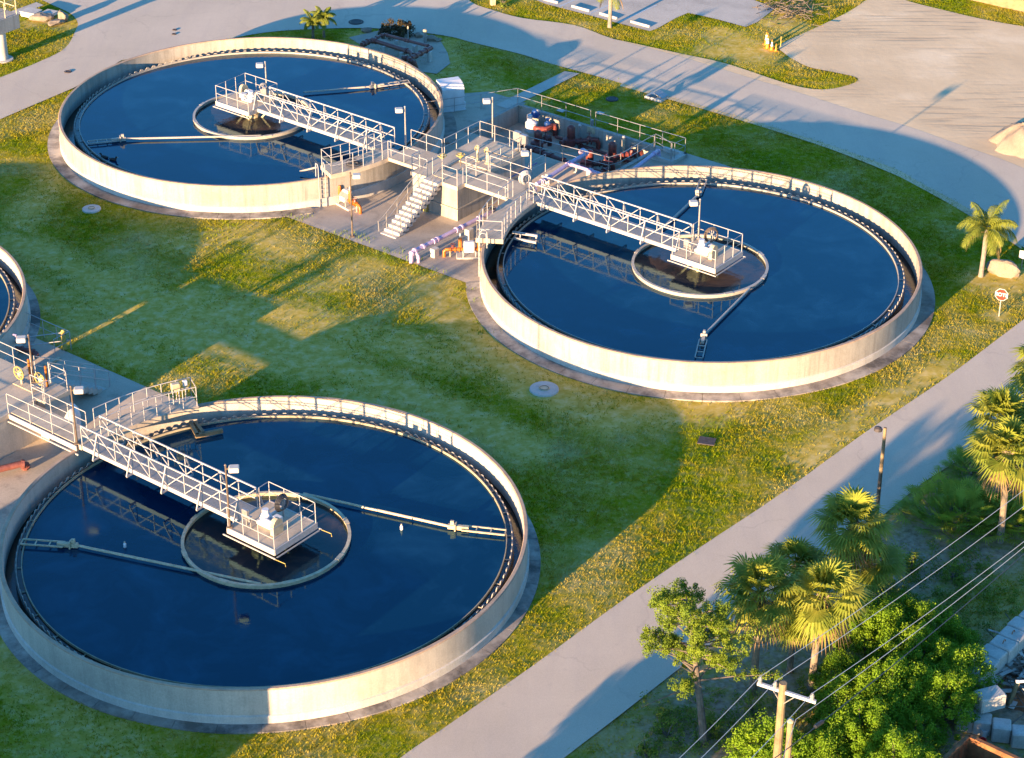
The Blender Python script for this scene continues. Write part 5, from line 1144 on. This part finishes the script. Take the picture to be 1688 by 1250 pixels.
t = thing('plastic_pipe', 'short white plastic pipe lying on the timber post end', 'pipe', at(1684, 1124, 1.3)); MB().tube((-.22, 0, 0), (.6, .05, .02), .06, n=10).build('pipe', 'whiteplastic', t); MB().tube((-.23, 0, 0), (-.1, 0, 0), .075, n=10).build('collar', 'whiteplastic', t)
t = thing('bucket', 'white plastic bucket standing by the front row of blocks', 'bucket', at(1622, 1213)); MB().spin([(.13, 0), (.17, .34), (.18, .36), (.15, .36), (.12, .05)], n=18).build('body', 'whiteplastic', t); MB().path([(.17 * cos(a), .1, .3 + .16 * sin(a)) for a in np.linspace(0, PI, 9)], .01, 4).build('handle', 'galv', t)
t = thing('bucket', 'small red tub in front of the white bucket', 'bucket', at(1619, 1226)); MB().spin([(.12, 0), (.14, .16), (.15, .2), (.12, .2), (.1, .05)], n=16).build('body', 'redplastic', t); MB().lathe([(.145, .18), (.17, .18), (.17, .21), (.145, .21)], n=16).build('rim', 'redplastic', t)
zc = 1.25; cr = at(1597, 1214, zc); e1 = (at(1556, 1252, zc) - cr).normalized(); e2 = (at(1690, 1256, zc) - cr).normalized(); e2 = (e2 - e1 * e2.dot(e1) * .6).normalized()
t = thing('steel_container', 'open rusty steel container at the bottom right corner', 'container', (cr.x, cr.y, 0)); m = MB()
o_ = Vector((0, 0, 0)); A_, B_ = e1 * 2.2, e2 * 4.5; zz = lambda p, z: Vector((p.x, p.y, z))
for p, q_ in ((o_, A_), (o_, B_), (A_, A_ + B_), (B_, A_ + B_)):
    m.beam(zz(p, zc / 2 + .05), zz(q_, zc / 2 + .05), .06, zc - .1)
    for k in range(1, 6): f = k / 6; pp = p.lerp(q_, f); m.beam(zz(pp, .1), zz(pp, zc - .08), .13, .08)
m.beam(zz(A_ / 2, .12), zz(A_ / 2 + B_, .12), 2.1, .06); m.build('body', 'rust', t); r_ = MB()
for p, q_ in ((o_, A_), (o_, B_), (A_, A_ + B_), (B_, A_ + B_)): r_.beam(zz(p, zc), zz(q_, zc), .17, .12)
r_.build('top_rail', 'rust', t)
# ducks and floats on the water
def duck(label, px, py, rz):
    t = thing('duck', label, 'duck', at(px, py, 1.03), rz, 'ducks on the far left tank')
    m = MB(); pts = [(-.30, 0, .12), (-.22, 0, .08), (-.08, 0, .07), (.08, 0, .08), (.16, 0, .12), (.19, 0, .2), (.21, 0, .26), (.26, 0, .28), (.33, 0, .265)]
    m.path(pts, .1, 10, [.02, .07, .115, .11, .08, .05, .058, .05, .012]); m.build('body', 'feather', t, True)
    MB().path([(.28, 0, .275), (.33, 0, .262), (.37, 0, .255)], .03, 6, [.025, .022, .012]).build('bill', 'cream', t)
duck('left one of two dark ducks swimming near the front rim', 172, 261, 2.8); duck('right one of two dark ducks swimming near the front rim, pale bill', 187, 265, -.4)
for px, py, lb in ((206, 902, 'small white float on the water left of the centre ring'), (662, 873, 'small white float below the right skimmer arm')):
    t = thing('float', lb, 'float', at(px, py, 1.05)); MB().spin([(.05, -.1), (.07, 0), (.07, .16), (.03, .24)], n=10).build('body', 'whiteplastic', t); MB().spin([(.03, .24), (.03, .3)], n=8).build('cap', 'cream', t)
# low building added out of view to cast shade on the near left tank
def sunw(perp, along): return Vector((perp * cos(SUN_AZ) + along * sin(SUN_AZ), -perp * sin(SUN_AZ) + along * cos(SUN_AZ), 0))
edge = at(430, 1206); pe = edge.x * cos(SUN_AZ) - edge.y * sin(SUN_AZ); al = edge.x * sin(SUN_AZ) + edge.y * cos(SUN_AZ)
t = thing('shade_building', 'unseen low flat roofed building added to shade the near left tank', 'building', sunw(pe - 10.5, al - 19.5), -SUN_AZ)
MB().box((0, 0, 2.2), (21, 7, 4.4)).build('wall', 'conc', t); rf = MB().box((0, 0, 4.5), (21.0, 7.4, .24)).build('roof', 'footing', t)
for x in (-7, -2, 5): w_ = MB().box((x, 3.53, 2.2), (1.6, .06, 1.1)).build('window', 'black', t); MB().box((x, 3.58, 1.6), (1.8, .14, .08)).build('sill', 'footing', w_)
dz = MB().box((8, 3.53, 1.05), (1.0, .06, 2.1)).build('door', 'bronze', t); MB().box((8.35, 3.6, 1.05), (.06, .1, .14)).build('handle', 'galv', dz)
# bushy trees added out of view to lay long shade on the lower road
for i, (pp, aa, hh) in enumerate(((-37.9, 40, 6.3), (-35.9, 38.5, 6.3), (-34.0, 41, 5.6))):
    rnd = random.Random(300 + i); t = thing('tree', ('first', 'second', 'third')[i] + ' of three unseen bushy trees added to shade the lower road', 'tree', sunw(pp, aa), 0, 'unseen trees shading the lower road')
    m = MB().path([(0, 0, -.1), (.05, 0, 2), (0, .1, hh * .7)], .16, 8, [.2, .15, .06]); cs = []
    for k in range(70):
        a = rnd.uniform(0, 6.28); f = rnd.random(); zz_ = 1.0 + (hh - 1.2) * f; rr = 1.55 * (1 - abs(f - .45) * .9) * math.sqrt(rnd.random()); cs.append(Vector((rr * cos(a), rr * sin(a), zz_)))
        if k % 4 == 0: m.path([(0, 0, zz_ * .6), cs[-1]], .03, 4, [.05, .015])
    m.build('trunk', 'bark', t); m = MB(); leaves(m, cs, [.5] * len(cs), 5200, .15, rnd); m.build('crown', 'shrub', t)
